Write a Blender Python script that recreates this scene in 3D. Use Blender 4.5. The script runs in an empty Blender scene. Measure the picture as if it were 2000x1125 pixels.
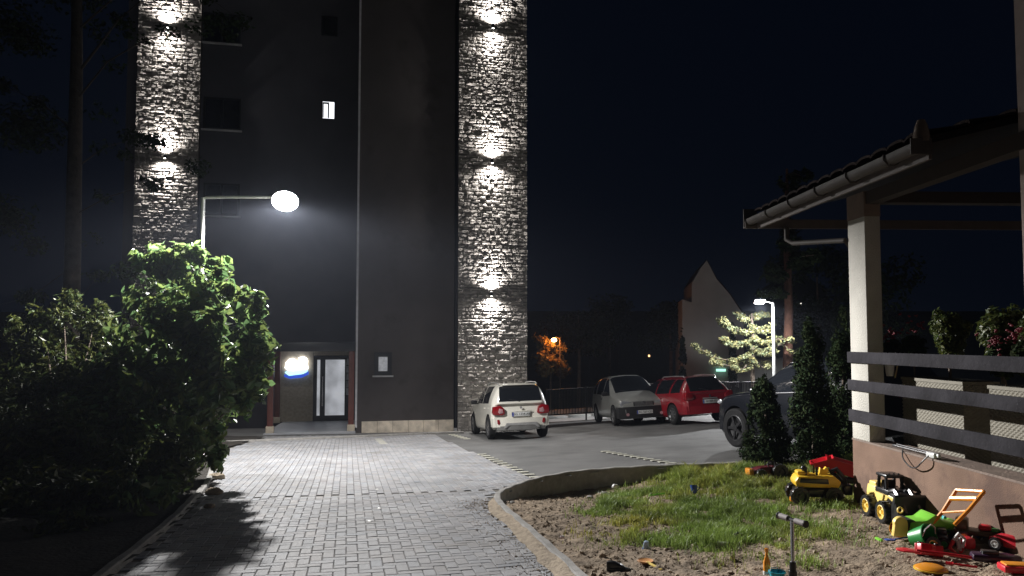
import bpy, bmesh, math, random
import numpy as np
from mathutils import Vector, Matrix
random.seed(7); rng = np.random.default_rng(11)
R = math.radians
scene = bpy.context.scene

# ------------------------------------------------------------------ camera
F_PX, PITCH, SHIFT_PX = 1450.0, R(3.0), 27.5
EYE = Vector((0, 0, 1.6))
cam_d = bpy.data.cameras.new("camera"); cam = bpy.data.objects.new("camera", cam_d)
scene.collection.objects.link(cam); scene.camera = cam
cam.location = EYE; cam.rotation_euler = (R(90) + PITCH, 0, 0)
cam_d.sensor_width = 36; cam_d.lens = 36 * F_PX / 2000; cam_d.shift_y = SHIFT_PX / 2000
cam_d.clip_start = 0.05; cam_d.clip_end = 2000
# ------------------------------------------------------------------ night sky
W = bpy.data.worlds.new("World"); scene.world = W; W.use_nodes = True
bg = W.node_tree.nodes["Background"]
bg.inputs[0].default_value = (0.20, 0.38, .90, 1); bg.inputs[1].default_value = 0.0052
scene.view_settings.view_transform = 'Standard'; scene.view_settings.look = 'None'
scene.view_settings.exposure = 0; scene.view_settings.gamma = 1
scene.cycles.max_bounces = 6
scene.cycles.use_light_tree = True
scene.cycles.sample_clamp_indirect = 3.0
LAMP_P = (-4.9, 15.9, 4.62)      # head of the tall street lamp

# ------------------------------------------------------------------ helpers
def link(o): scene.collection.objects.link(o); return o
def tag(o, label=None, cat=None, group=None, kind=None):
    if label: o['label'] = label
    if cat: o['category'] = cat
    if group: o['group'] = group
    if kind: o['kind'] = kind
    return o
def thing(name, label, cat, loc=(0, 0, 0), rz=0, group=None):
    o = link(bpy.data.objects.new(name, None)); o.location = loc; o.rotation_euler = (0, 0, rz)
    o.empty_display_size = .2
    return tag(o, label, cat, group)
def copy_tree(o, parent=None):
    c = link(o.copy()); c.parent = parent
    for ch in list(o.children): copy_tree(ch, c)
    return c

_mats = {}
def pm(name, col, rough=.6, metal=0, var=.12, vs=6, bump=0, bs=40, coat=0, emis=None, es=0, spec=.5, transl=0, attr=False, ior=None, alpha=None, wear=None, transm=0):
    if name in _mats: return _mats[name]
    m = bpy.data.materials.new(name); _mats[name] = m; m.use_nodes = True
    nt = m.node_tree; N = nt.nodes; L = nt.links; b = N["Principled BSDF"]
    tc = N.new("ShaderNodeTexCoord"); nz = N.new("ShaderNodeTexNoise")
    nz.inputs["Scale"].default_value = vs; nz.inputs["Detail"].default_value = 6
    L.new(tc.outputs["Object"], nz.inputs["Vector"])
    mr = N.new("ShaderNodeMapRange"); mr.inputs[1].default_value = .3; mr.inputs[2].default_value = .7
    mr.inputs[3].default_value = 1 - var; mr.inputs[4].default_value = 1 + var
    L.new(nz.outputs["Fac"], mr.inputs[0])
    mx = N.new("ShaderNodeMix"); mx.data_type = 'RGBA'; mx.blend_type = 'MULTIPLY'; mx.inputs[0].default_value = 1
    mx.inputs[6].default_value = (*col, 1); L.new(mr.outputs[0], mx.inputs[7])
    out = mx.outputs[2]
    if attr:
        a = N.new("ShaderNodeAttribute"); a.attribute_name = "tint"
        m2 = N.new("ShaderNodeMix"); m2.data_type = 'RGBA'; m2.blend_type = 'MULTIPLY'; m2.inputs[0].default_value = 1
        L.new(out, m2.inputs[6]); L.new(a.outputs["Color"], m2.inputs[7]); out = m2.outputs[2]
    if wear:
        wc, wsc, wt = wear
        n3 = N.new("ShaderNodeTexNoise"); n3.inputs["Scale"].default_value = wsc; n3.inputs["Detail"].default_value = 8; n3.inputs["Roughness"].default_value = .65
        L.new(tc.outputs["Object"], n3.inputs["Vector"])
        r3 = N.new("ShaderNodeMapRange"); r3.inputs[1].default_value = wt; r3.inputs[2].default_value = wt + .12
        L.new(n3.outputs["Fac"], r3.inputs[0])
        m3 = N.new("ShaderNodeMix"); m3.data_type = 'RGBA'; L.new(r3.outputs[0], m3.inputs[0])
        L.new(out, m3.inputs[6]); m3.inputs[7].default_value = (*wc, 1); out = m3.outputs[2]
    L.new(out, b.inputs["Base Color"])
    b.inputs["Roughness"].default_value = rough; b.inputs["Metallic"].default_value = metal
    b.inputs["Specular IOR Level"].default_value = spec
    if coat: b.inputs["Coat Weight"].default_value = coat; b.inputs["Coat Roughness"].default_value = .08
    if emis: b.inputs["Emission Color"].default_value = (*emis, 1); b.inputs["Emission Strength"].default_value = es
    if transm: b.inputs["Transmission Weight"].default_value = transm
    if bump:
        n2 = N.new("ShaderNodeTexNoise"); n2.inputs["Scale"].default_value = bs; n2.inputs["Detail"].default_value = 5
        L.new(tc.outputs["Object"], n2.inputs["Vector"])
        bp = N.new("ShaderNodeBump"); bp.inputs["Strength"].default_value = min(1, bump); bp.inputs["Distance"].default_value = .02
        L.new(n2.outputs["Fac"], bp.inputs["Height"]); L.new(bp.outputs[0], b.inputs["Normal"])
    if transl:
        tr = N.new("ShaderNodeBsdfTranslucent"); L.new(out, tr.inputs[0])
        ms = N.new("ShaderNodeMixShader"); ms.inputs[0].default_value = transl
        L.new(b.outputs[0], ms.inputs[1]); L.new(tr.outputs[0], ms.inputs[2])
        L.new(ms.outputs[0], N["Material Output"].inputs[0])
    return m

class MB:
    """collects shapes into one mesh"""
    def __init__(s): s.bm = bmesh.new()
    def _add(s, t, M, mi, smooth):
        if M is not None: bmesh.ops.transform(t, matrix=M, verts=t.verts)
        mp = [s.bm.verts.new(v.co) for v in t.verts]
        t.verts.index_update()
        for f in t.faces:
            try: g = s.bm.faces.new([mp[v.index] for v in f.verts])
            except ValueError: continue
            g.material_index = mi; g.smooth = smooth
        t.free()
    def box(s, c, d, rot=None, bev=0, mi=0, seg=2):
        t = bmesh.new(); bmesh.ops.create_cube(t, size=1)
        bmesh.ops.scale(t, vec=d, verts=t.verts)
        if bev: bmesh.ops.bevel(t, geom=t.edges[:], offset=bev, segments=seg, profile=.5, affect='EDGES')
        M = Matrix.Translation(c)
        if rot is not None: M = M @ (rot if isinstance(rot, Matrix) else Matrix.Rotation(rot, 4, 'Z'))
        s._add(t, M, mi, False); return s
    def bx(s, a, b, bev=0, mi=0):
        a = Vector(a); b = Vector(b); d = b - a
        return s.box((a + b) / 2, (abs(d.x), abs(d.y), abs(d.z)), bev=bev, mi=mi)
    def cyl(s, p, q, r, r2=None, n=12, mi=0, cap=True, smooth=True):
        p = Vector(p); q = Vector(q); d = q - p
        t = bmesh.new(); bmesh.ops.create_cone(t, cap_ends=cap, segments=n, radius1=r, radius2=r if r2 is None else r2, depth=d.length)
        M = Matrix.Translation((p + q) / 2) @ d.to_track_quat('Z', 'Y').to_matrix().to_4x4()
        s._add(t, M, mi, smooth); return s
    def tube(s, pts, r, n=8, mi=0, rr=None):
        pts = [Vector(p) for p in pts]; rs = rr or [r] * len(pts)
        rings = []
        up = Vector((0, 0, 1))
        prev = None
        for i, p in enumerate(pts):
            d = (pts[min(i + 1, len(pts) - 1)] - pts[max(i - 1, 0)]).normalized()
            a = d.cross(up) if prev is None else prev - d * prev.dot(d)
            if a.length < 1e-3: a = d.cross(Vector((1, 0, 0)))
            a.normalize(); prev = a; b = d.cross(a)
            rings.append([s.bm.verts.new(p + (a * math.cos(2 * math.pi * k / n) + b * math.sin(2 * math.pi * k / n)) * rs[i]) for k in range(n)])
        for i in range(len(rings) - 1):
            for k in range(n):
                f = s.bm.faces.new([rings[i][k], rings[i][(k + 1) % n], rings[i + 1][(k + 1) % n], rings[i + 1][k]])
                f.smooth = True; f.material_index = mi
        for rg in (rings[0][::-1], rings[-1]):
            f = s.bm.faces.new(rg); f.material_index = mi
        return s
    def lathe(s, prof, M=None, n=24, mi=0, smooth=True):
        t = bmesh.new(); rings = []
        for r, z in prof:
            rings.append([t.verts.new((r * math.cos(2 * math.pi * k / n), r * math.sin(2 * math.pi * k / n), z)) for k in range(n)] if r > 1e-5 else [t.verts.new((0, 0, z))])
        for a, b in zip(rings, rings[1:]):
            for k in range(n):
                k2 = (k + 1) % n
                if len(a) == 1 and len(b) == 1: continue
                if len(a) == 1: t.faces.new([a[0], b[k2], b[k]])
                elif len(b) == 1: t.faces.new([a[k], a[k2], b[0]])
                else: t.faces.new([a[k], a[k2], b[k2], b[k]])
        s._add(t, M, mi, smooth); return s
    def ball(s, c, r, sc=(1, 1, 1), mi=0, sub=2, jit=0):
        t = bmesh.new(); bmesh.ops.create_icosphere(t, subdivisions=sub, radius=r)
        for v in t.verts:
            if jit: v.co *= 1 + random.uniform(-jit, jit)
            v.co = Vector((v.co.x * sc[0], v.co.y * sc[1], v.co.z * sc[2]))
        s._add(t, Matrix.Translation(c), mi, jit == 0); return s
    def prism(s, poly, h, M=None, mi=0, bev=0, smooth=False):
        """polygon in local XY extruded by h along local Z"""
        t = bmesh.new(); a = [t.verts.new((x, y, 0)) for x, y in poly]; b = [t.verts.new((x, y, h)) for x, y in poly]
        n = len(poly); t.faces.new(a[::-1]); t.faces.new(b)
        for k in range(n): t.faces.new([a[k], a[(k + 1) % n], b[(k + 1) % n], b[k]])
        bmesh.ops.recalc_face_normals(t, faces=t.faces)
        if bev: bmesh.ops.bevel(t, geom=t.edges[:], offset=bev, segments=2, profile=.5, affect='EDGES')
        s._add(t, M, mi, smooth); return s
    def quad(s, pts, mi=0):
        f = s.bm.faces.new([s.bm.verts.new(p) for p in pts]); f.material_index = mi; return s
    def build(s, name, mats, parent=None, sharp=40):
        me = bpy.data.meshes.new(name); bmesh.ops.recalc_face_normals(s.bm, faces=s.bm.faces)
        s.bm.to_mesh(me); s.bm.free()
        for m in (mats if isinstance(mats, (list, tuple)) else [mats]): me.materials.append(m)
        try: me.set_sharp_from_angle(angle=R(sharp))
        except Exception: pass
        o = link(bpy.data.objects.new(name, me)); o.parent = parent
        return o
def SIDE(x0=0, y0=0, z0=0):      # matrix: local XY polygon -> XZ plane, extruded along +Y
    return Matrix(((1, 0, 0, x0), (0, 0, 1, y0), (0, 1, 0, z0), (0, 0, 0, 1)))

def np_mesh(name, V, Fc, mats, parent=None, smooth=False, tint=None, mi=None):
    me = bpy.data.meshes.new(name); nv = len(V); Fc = np.asarray(Fc, np.int32); k = Fc.shape[1]; nf = len(Fc)
    me.vertices.add(nv); me.vertices.foreach_set("co", np.asarray(V, np.float32).ravel())
    me.loops.add(nf * k); me.loops.foreach_set("vertex_index", Fc.ravel())
    me.polygons.add(nf); me.polygons.foreach_set("loop_start", np.arange(0, nf * k, k, dtype=np.int32))
    me.polygons.foreach_set("loop_total", np.full(nf, k, np.int32))
    me.polygons.foreach_set("use_smooth", np.full(nf, smooth))
    if mi is not None: me.polygons.foreach_set("material_index", np.asarray(mi, np.int32))
    me.update(calc_edges=True); me.validate()
    if tint is not None:
        a = me.color_attributes.new("tint", 'FLOAT_COLOR', 'POINT')
        c = np.ones((nv, 4), np.float32); c[:, :3] = tint; a.data.foreach_set("color", c.ravel())
    for m in (mats if isinstance(mats, (list, tuple)) else [mats]): me.materials.append(m)
    o = link(bpy.data.objects.new(name, me)); o.parent = parent
    return o

def hsh(i, j, s=0):
    n = (i.astype(np.int64) * 374761393 + j.astype(np.int64) * 668265263 + s * 1442695041) & 0xffffffff
    n = ((n ^ (n >> 13)) * 1274126177) & 0xffffffff
    return ((n ^ (n >> 16)) & 0xffff) / 65535.0
def vnoise(x, y, s=0):
    i = np.floor(x); j = np.floor(y); fx = x - i; fy = y - j
    fx = fx * fx * (3 - 2 * fx); fy = fy * fy * (3 - 2 * fy)
    a = hsh(i, j, s); b = hsh(i + 1, j, s); c = hsh(i, j + 1, s); d = hsh(i + 1, j + 1, s)
    return (a * (1 - fx) + b * fx) * (1 - fy) + (c * (1 - fx) + d * fx) * fy
def fbm(x, y, o=4, s=0):
    v = 0; a = .5
    for k in range(o): v = v + a * vnoise(x * 2 ** k, y * 2 ** k, s + k); a *= .5
    return v

# ------------------------------------------------------------------ terrain and sight lines
def zr(x, y):                     # the lot falls away from the viewer and rises to the right
    x = np.asarray(x, float); y = np.asarray(y, float)
    sp = np.log1p(np.exp(np.clip(x * 3, -40, 40))) / 3
    yy = np.minimum(y, 45)
    z = -.056 * yy + .06 * np.minimum(sp, 6.5) * np.clip((y - 1) / 4, 0, 1)
    return z
def zg(x, y):                     # garden bed surface (smooth part)
    x = np.asarray(x, float); y = np.asarray(y, float)
    dip = .30 * np.exp(-((x - 1.3) / 1.5) ** 2 - ((y - 12.2) / 1.6) ** 2)
    return zr(x, y) - .05 - dip
def ray(u, v):
    xc = (u - 1000) / F_PX; yc = (562.5 + SHIFT_PX - v) / F_PX
    c, s_ = math.cos(PITCH), math.sin(PITCH)
    return Vector((xc, c - yc * s_, s_ + yc * c))
def at(u, v, Y):
    d = ray(u, v); return EYE + d * (Y / d.y)
def G(u, v, fn=zr):
    d = ray(u, v); t = 3.0
    for _ in range(4000):
        p = EYE + d * t
        if p.z <= float(fn(p.x, p.y)): break
        t += .02
    return p
def GG(u, v): return G(u, v, zg)
def onz(x, y, fn=zr, dz=0): return Vector((x, y, float(fn(x, y)) + dz))

# ------------------------------------------------------------------ materials
M_black = pm("black_plastic", (.02, .02, .022), .45)
M_dark = pm("dark_frame", (.012, .014, .02), .4)
M_rub = pm("tyre_rubber", (.018, .018, .019), .9, spec=.2, bump=.3, bs=60)
M_chr = pm("bare_metal", (.6, .6, .62), .25, metal=1)
M_white = pm("white_paint", (.78, .78, .76), .5, var=.05)
M_asph = pm("asphalt", (.135, .135, .133), .8, var=.3, vs=1.2, bump=.5, bs=70, wear=((.10, .10, .10), .6, .56))
M_block = pm("paving_blocks", (.275, .275, .285), .72, var=.18, vs=1.3, bump=.5, bs=90, attr=True, wear=((.19, .185, .18), .9, .57))
M_joint = pm("joint_sand", (.12, .11, .095), .95, bump=.4, bs=90)
M_soil = pm("dry_soil", (.27, .21, .15), .95, var=.35, vs=5, bump=1, bs=45, attr=True)
M_clod = pm("soil_clods", (.40, .33, .25), .95, var=.35, vs=9, bump=.8, bs=60)
M_conc = pm("concrete_kerb", (.29, .28, .265), .85, var=.2, vs=8, bump=.5, bs=70, wear=((.24, .22, .19), 7, .6))
M_sand = pm("mortar_bedding", (.34, .275, .20), .95, var=.3, vs=14, bump=1, bs=35)
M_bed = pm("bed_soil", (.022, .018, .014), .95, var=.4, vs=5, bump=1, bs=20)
M_land = pm("dark_land", (.03, .035, .02), .95, var=.4, vs=.2)
M_render = pm("grey_render", (.088, .078, .078), .85, var=.10, vs=1.1, bump=.35, bs=120, spec=.2, wear=((.066, .058, .057), .55, .52))
M_render2 = pm("grey_render_wing", (.10, .10, .118), .85, var=.10, vs=1.1, bump=.35, bs=120, spec=.2)
M_brick = pm("beige_cladding", (.42, .37, .29), .8, var=.15, vs=12, bump=.4, bs=30)
M_plinth = pm("stone_plinth", (.66, .58, .48), .7, var=.25, vs=4, bump=.3, bs=30)
M_stone = pm("split_stone", (.35, .332, .315), .85, var=.28, vs=5, bump=.8, bs=50, attr=True, spec=.25)
M_glassd = pm("dark_glass", (.008, .010, .016), .06, var=.02, spec=.8)
M_cglass = pm("car_glass", (.012, .014, .018), .04, var=.02, spec=.9)
M_leaf = pm("lilac_leaf", (.115, .18, .062), .36, var=.3, vs=3, transl=.45, attr=True, spec=.6)
M_leaf2 = pm("shrub_leaf", (.075, .10, .028), .45, var=.3, vs=3, transl=.35, attr=True)
M_leafd = pm("evergreen_leaf", (.016, .028, .010), .8, var=.3, vs=4, transl=.12, attr=True, spec=.08)
M_cedar = pm("pale_conifer", (.20, .215, .105), .7, var=.3, vs=4, transl=.2, attr=True)
M_leafo = pm("orange_lit_leaf", (.16, .12, .04), .6, var=.3, vs=4, transl=.35, attr=True)  # orange of the sodium lamplight put into the leaf colour
M_bark = pm("bark", (.11, .085, .065), .9, var=.35, vs=6, bump=1, bs=25)
M_grass = pm("grass_blade", (.25, .35, .08), .5, var=.25, vs=2, transl=.3, attr=True)
M_petal = pm("red_petal", (.22, .012, .03), .6, transl=.3)
M_lampw = pm("lamp_light", (.9, .9, .9), .5, emis=(.97, .98, 1), es=220)
M_lampf = pm("wall_light_lens", (.9, .9, .9), .5, emis=(1, .96, .9), es=14)
M_pole = pm("galvanised_pole", (.55, .55, .56), .45, metal=.3)
M_pole.node_tree  # painted steel

# ------------------------------------------------------------------ ground, lot and paving
def sheet(name, x0, x1, y0, y1, nx, ny, fn, dz, mat, keep=None):
    xs = np.linspace(x0, x1, nx); ys = np.linspace(y0, y1, ny); X, Y = np.meshgrid(xs, ys)
    V = np.stack([X.ravel(), Y.ravel(), (fn(X, Y) + dz).ravel()], 1)
    i = np.arange(nx * ny).reshape(ny, nx)
    Fq = np.stack([i[:-1, :-1].ravel(), i[:-1, 1:].ravel(), i[1:, 1:].ravel(), i[1:, :-1].ravel()], 1)
    if keep is not None:
        c = V[Fq].mean(1); Fq = Fq[keep(c[:, 0], c[:, 1])]
    return np_mesh(name, V, Fq, mat, smooth=True)
def land(x, y): return zr(x, y) - .9 + .00 * x
tag(sheet("ground", -700, 700, -30, 900, 60, 60, lambda x, y: land(x, y) + 22 * np.clip((y - 130) / 300, 0, 1) ** 1.3, 0, M_land), kind="structure")

KPX = [(1185, 1200), (1118, 1125), (1058, 1068), (1008, 1022), (978, 995), (966, 978), (972, 965), (1000, 952), (1048, 937), (1120, 924), (1200, 917), (1300, 911.5), (1400, 908), (1470, 906), (1600, 903)]
kp = [G(u, v) for u, v in KPX]; kp.append(Vector((7.5, kp[-1].y, 0)))
def smooth_path(P, n=6):
    o = []
    for i in range(len(P) - 1):
        a, b, c, d = P[max(i - 1, 0)], P[i], P[i + 1], P[min(i + 2, len(P) - 1)]
        for k in range(n):
            t = k / n
            o.append(.5 * ((2 * b) + (c - a) * t + (2 * a - 5 * b + 4 * c - d) * t * t + (3 * b - a - 3 * c + d) * t ** 3))
    o.append(P[-1]); return o
kpath = smooth_path([Vector((p.x, p.y, 0)) for p in kp])
gpoly = [(p.x, p.y) for p in kpath] + [(7.5, 2.0), (kpath[0].x, 2.0)]
def inpoly(px, py, poly):
    ins = np.zeros(px.shape, bool); n = len(poly)
    for i in range(n):
        x1, y1 = poly[i]; x2, y2 = poly[(i + 1) % n]
        if y1 == y2: continue
        c = ((y1 > py) != (y2 > py)) & (px < (x2 - x1) * (py - y1) / (y2 - y1) + x1)
        ins ^= c
    return ins
tag(sheet("parking_lot", -14, 14, -2, 29.2, 113, 125, zr, -.012, M_asph, keep=lambda x, y: ~inpoly(x, y, gpoly) | (y < 3)), kind="structure")
M_side = pm("side_street_concrete", (.5, .5, .49), .7, var=.12, vs=2)
tag(sheet("side_street", -3, 26, 29.2, 41, 60, 26, zr, -.012, M_side), kind="structure")

# left planting bed, its kerb
lk = [G(150, 1180), G(270, 1085), G(345, 1020), G(378, 985), G(408, 952), G(418, 925), G(425, 900), G(430, 880)]
lkp = smooth_path([Vector((p.x, p.y, 0)) for p in lk])
lpoly = [(p.x, p.y) for p in lkp] + [(lkp[-1].x - .3, 22), (-16, 22), (-16, 3), (lkp[0].x, 3)]
LPOLY = lpoly
A = R(12.4); ca, sa = math.cos(A), math.sin(A)
L1, L2 = G(940, 888), G(1050, 934)        # boundary of block paving = white bay line
def left_of_line(x, y): return x < L1.x + (y - L1.y) * (L2.x - L1.x) / (L2.y - L1.y) - .08
def paving():
    w = .1065; rects = []
    # rotated frame: p along x axis direction (ca,sa), q along (-sa,ca)
    vT = 10.9
    for i in range(-140, 90):
        for j in range(30, 260):
            if j * w < vT:
                c = (i - j) % 4
                if c == 0: rects.append((i * w, j * w, 2 * w, w))
                elif c == 3 and (j + 1) * w < vT + w: rects.append((i * w, j * w, w, 2 * w))
            else:
                if (j + (i % 2)) % 2 == 0: rects.append((i * w, j * w, w, 2 * w))
    Rr = np.array(rects); cx = Rr[:, 0] + Rr[:, 2] / 2; cy = Rr[:, 1] + Rr[:, 3] / 2
    X = cx * ca - cy * sa; Y = cx * sa + cy * ca
    vis = (np.abs(X) / np.maximum(Y, .1) < .75) & (Y > 3.6)
    # keep off the garden (with a little margin) and beyond the kerb of the building apron
    near = inpoly(X - .22, Y, gpoly) | inpoly(X, Y - .1, gpoly) | inpoly(X + .1, Y + .05, gpoly) | inpoly(X, Y, gpoly)
    apron = (-(X + 5.05) * sa + (Y - 24.2) * ca) > -1.25
    left = inpoly(X - .02, Y, LPOLY)
    k = vis & ~near & ~apron & ~left & (left_of_line(X, Y) | (Y < 11.5))
    Rr = Rr[k]; n = len(Rr); g = .0045; ch = .006
    dz = rng.normal(0, .0010, n); tx = rng.normal(0, .007, n); ty = rng.normal(0, .007, n)
    tintv = 1 + rng.normal(0, .065, n); warm = rng.normal(0, .02, n)
    V = []; T = []
    for lvl, ins, z0 in ((0, 0, -.012), (1, 0, -.004), (2, ch, .0025)):
        for sx, sy in ((0, 0), (1, 0), (1, 1), (0, 1)):
            px = Rr[:, 0] + g / 2 + ins + sx * (Rr[:, 2] - g - 2 * ins); py = Rr[:, 1] + g / 2 + ins + sy * (Rr[:, 3] - g - 2 * ins)
            x = px * ca - py * sa; y = px * sa + py * ca
            z = zr(x, y) + z0 + dz + ((sx - .5) * Rr[:, 2] * tx + (sy - .5) * Rr[:, 3] * ty) * (1 if lvl else 0) + .006 * (fbm(x * .8, y * .8, 2, 4) - .4)
            V.append(np.stack([x, y, z], 1))
    V = np.stack(V, 1).reshape(-1, 3); T = np.repeat(np.stack([tintv + warm, tintv, tintv - warm], 1), 12, 0)
    b = np.arange(n)[:, None] * 12; F = []
    for l in (0, 4):
        for q in range(4): F.append(b + np.array([l + q, l + (q + 1) % 4, l + 4 + (q + 1) % 4, l + 4 + q]))
    F.append(b + np.array([8, 9, 10, 11]))
    F = np.concatenate(F)
    o = np_mesh("driveway", V, F, M_block, tint=T); tag(o, kind="structure")
paving()
def joint_keep(x, y):
    return (left_of_line(x, y) | (y < 11.5)) & ~inpoly(x, y, gpoly) & ((-(x + 5.05) * sa + (y - 24.2) * ca) < -1.3)
tag(sheet("driveway_bed", -12, 2.2, 3.0, 24, 143, 211, zr, -.0075, M_joint, keep=joint_keep), kind="structure")

# white bay lines: rows of white blocks
M_line = pm("bay_line_blocks", (.46, .45, .38), .7, var=.25, vs=20, bump=.4, bs=80)
def bay(p, q, n, name="bay_line"):
    mb = MB(); d = (q - p); ang = math.atan2(d.y, d.x)
    for k in range(n):
        c = p + d * ((k + .5) / n); c.z = float(zr(c.x, c.y)) + .001
        mb.box(c, (.20, .10, .016), rot=A, bev=.003)
    tag(mb.build(name, M_line), kind="structure")
bay(G(938, 886), G(1052, 935), 12); bay(G(1178, 881), G(1335, 909), 12)
bay(G(738, 857), G(750, 868), 5); bay(G(880, 848), G(915, 858), 6)

# ------------------------------------------------------------------ garden bed: kerb, soil, grass
def sweep(path, off0, off1, top, bot, mat, name, fn=zr):
    P = [Vector((p.x, p.y, 0)) for p in path]; mb = MB(); rings = []
    for i, p in enumerate(P):
        d = (P[min(i + 1, len(P) - 1)] - P[max(i - 1, 0)]).normalized(); nrm = Vector((d.y, -d.x, 0))
        z = float(fn(p.x, p.y)); jj = .006 * math.sin(i * 1.7)
        a = p + nrm * off0; b = p + nrm * off1; bv = .012
        rings.append([mb.bm.verts.new(v) for v in (Vector((a.x, a.y, z + bot)), Vector((a.x, a.y, z + top + jj - bv)), Vector((a.x, a.y, z + top + jj)) + nrm * bv, Vector((b.x, b.y, z + top + jj)) - nrm * bv, Vector((b.x, b.y, z + top + jj - bv)), Vector((b.x, b.y, z + bot)))])
    for r, s in zip(rings, rings[1:]):
        for k in range(5): mb.bm.faces.new([r[k], r[k + 1], s[k + 1], s[k]])
    mb.bm.faces.new(rings[0]); mb.bm.faces.new(rings[-1][::-1])
    return mb.build(name, mat)
tag(sweep(kpath, -.005, .085, .045, -.6, M_conc, "garden_kerb"), "curved concrete kerb around the sandy garden bed", "kerb")
bp = [p for p in kpath if p.y < 11.3][:32]
def bedding():
    mb = MB(); rings = []
    for i, p in enumerate(bp):
        d = (bp[min(i + 1, len(bp) - 1)] - bp[max(i - 1, 0)]).normalized(); nrm = Vector((d.y, -d.x, 0))
        row = []
        for k in range(9):
            t = k / 8; wdt = (.08 + .17 * fbm(np.array(i * .45), np.array(.3), 3) ) * max(.12, math.sin(math.pi * min(1, (len(bp) - i) / 10) / 2))
            q = p - nrm * (.008 + wdt * t)
            z = float(zr(q.x, q.y)) + .030 * (1 - t) ** .8 * (.3 + 2.2 * float(fbm(np.array(q.x * 26), np.array(q.y * 26), 3))) - (.014 if k == 8 else 0) + .003
            row.append(mb.bm.verts.new((q.x, q.y, z)))
        rings.append(row)
    for r, s in zip(rings, rings[1:]):
        for k in range(8): mb.bm.faces.new([r[k], r[k + 1], s[k + 1], s[k]]).smooth = True
    tag(mb.build("kerb_bedding", M_sand), kind="structure")
bedding()

def soil_h(x, y):
    rough = .06 * (fbm(x * 2.2, y * 2.2, 3, 3) - .45) + .10 * np.abs(fbm(x * 8, y * 8, 4, 9) - .47) + .03 * (fbm(x * 24, y * 24, 2, 19) - .4)
    return zg(x, y) + rough
sx = np.arange(-.4, 6.2, .028); sy = np.arange(4.0, 14.2, .028)
X, Y = np.meshgrid(sx, sy); Z = soil_h(X, Y)
V = np.stack([X.ravel(), Y.ravel(), Z.ravel()], 1); i = np.arange(V.shape[0]).reshape(X.shape)
Fq = np.stack([i[:-1, :-1].ravel(), i[:-1, 1:].ravel(), i[1:, 1:].ravel(), i[1:, :-1].ravel()], 1)
c = V[Fq].mean(1); Fq = Fq[inpoly(c[:, 0], c[:, 1], gpoly) & (c[:, 0] < 4.4 + 2 * (c[:, 1] > 8.8))]
tn = .75 + .55 * fbm(X.ravel() * 1.3, Y.ravel() * 1.3, 3, 21)
tag(np_mesh("garden_soil", V, Fq, M_soil, smooth=True, tint=np.stack([tn, tn * .98, tn * .95], 1)), kind="structure")

def scatter_clods():
    n = 4200; x = rng.uniform(-.3, 3.9, n * 3); y = rng.uniform(5.2, 12.6, n * 3)
    k = inpoly(x - .1, y, gpoly) & (rng.random(n * 3) < np.where(x < 2.0, 1, .35)); x = x[k][:n]; y = y[k][:n]; n = len(x)
    s = np.exp(rng.normal(-4.75, .5, n)); s = np.clip(s, .004, .032)
    t = bmesh.new(); bmesh.ops.create_icosphere(t, subdivisions=1, radius=1); bv = np.array([v.co[:] for v in t.verts]); bf = np.array([[v.index for v in f.verts] for f in t.faces]); t.free()
    z = soil_h(x, y); m = len(bv)
    V = bv[None] * s[:, None, None] * rng.uniform(.55, 1.35, (n, m, 1)) * rng.uniform(.55, 1.2, (n, 1, 3)) + np.stack([x, y, z + s * .1], 1)[:, None]
    F = bf[None] + (np.arange(n) * m)[:, None, None]
    tag(np_mesh("soil_clods", V.reshape(-1, 3), F.reshape(-1, 3), M_clod), "loose clods and small stones scattered on the bare soil", "soil", kind="stuff")
scatter_clods()
def sand_spill():
    n = 2400; k = rng.integers(0, len(bp), n); d = np.abs(rng.normal(0, .22, n)) + .06
    P = np.array([[p.x, p.y] for p in bp])[k] + rng.normal(0, .08, (n, 2)); x = P[:, 0] - d * .85; y = P[:, 1] - d * .25
    s = rng.uniform(.0025, .007, n) * np.exp(rng.normal(0, .3, n)); z = zr(x, y) + .004
    t = bmesh.new(); bmesh.ops.create_icosphere(t, subdivisions=1, radius=1); bv = np.array([v.co[:] for v in t.verts]); bf = np.array([[v.index for v in f.verts] for f in t.faces]); t.free(); m = len(bv)
    V = bv[None] * s[:, None, None] * rng.uniform(.5, 1.3, (n, 1, 3)) + np.stack([x, y, z], 1)[:, None]
    F = bf[None] + (np.arange(n) * m)[:, None, None]
    tag(np_mesh("sand_spill", V.reshape(-1, 3), F.reshape(-1, 3), M_clod), "sand and grit spilled from the garden kerb onto the paving", "grit", kind="stuff")
sand_spill()

def grass_density(x, y):
    # green area to the right and behind, bare soil at left and in front
    edge = np.interp(y, [5.0, 6.3, 7.0, 7.6, 8.4, 9.4, 10.4, 11.2, 12, 13.5], [3.2, 2.0, 1.55, 1.15, 1.2, 1.0, 1.35, 1.6, 2.3, 2.8])
    edge2 = np.interp(y, [5.0, 6.2, 6.8, 7.5, 8.4, 9.0, 14], [1.5, 2.7, 3.0, 3.05, 3.35, 5, 7])
    n = fbm(x * 1.6, y * 1.6, 3, 5)
    d = 1 / (1 + np.exp(-(x - edge + (n - .45) * 1.1) * 9)) / (1 + np.exp(-(edge2 - x + (n - .45) * .8) * 8))
    d *= np.interp(y, [5.3, 6.4, 7.2, 8.0], [.08, .22, .6, 1.])
    bare = np.exp(-((x - 2.0) / .5) ** 2 - ((y - 10.3) / .35) ** 2) + np.exp(-((x - 3.1) / .6) ** 2 - ((y - 9.3) / .22) ** 2)
    return d * np.clip(1 - 1.1 * bare, 0, 1)
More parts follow.
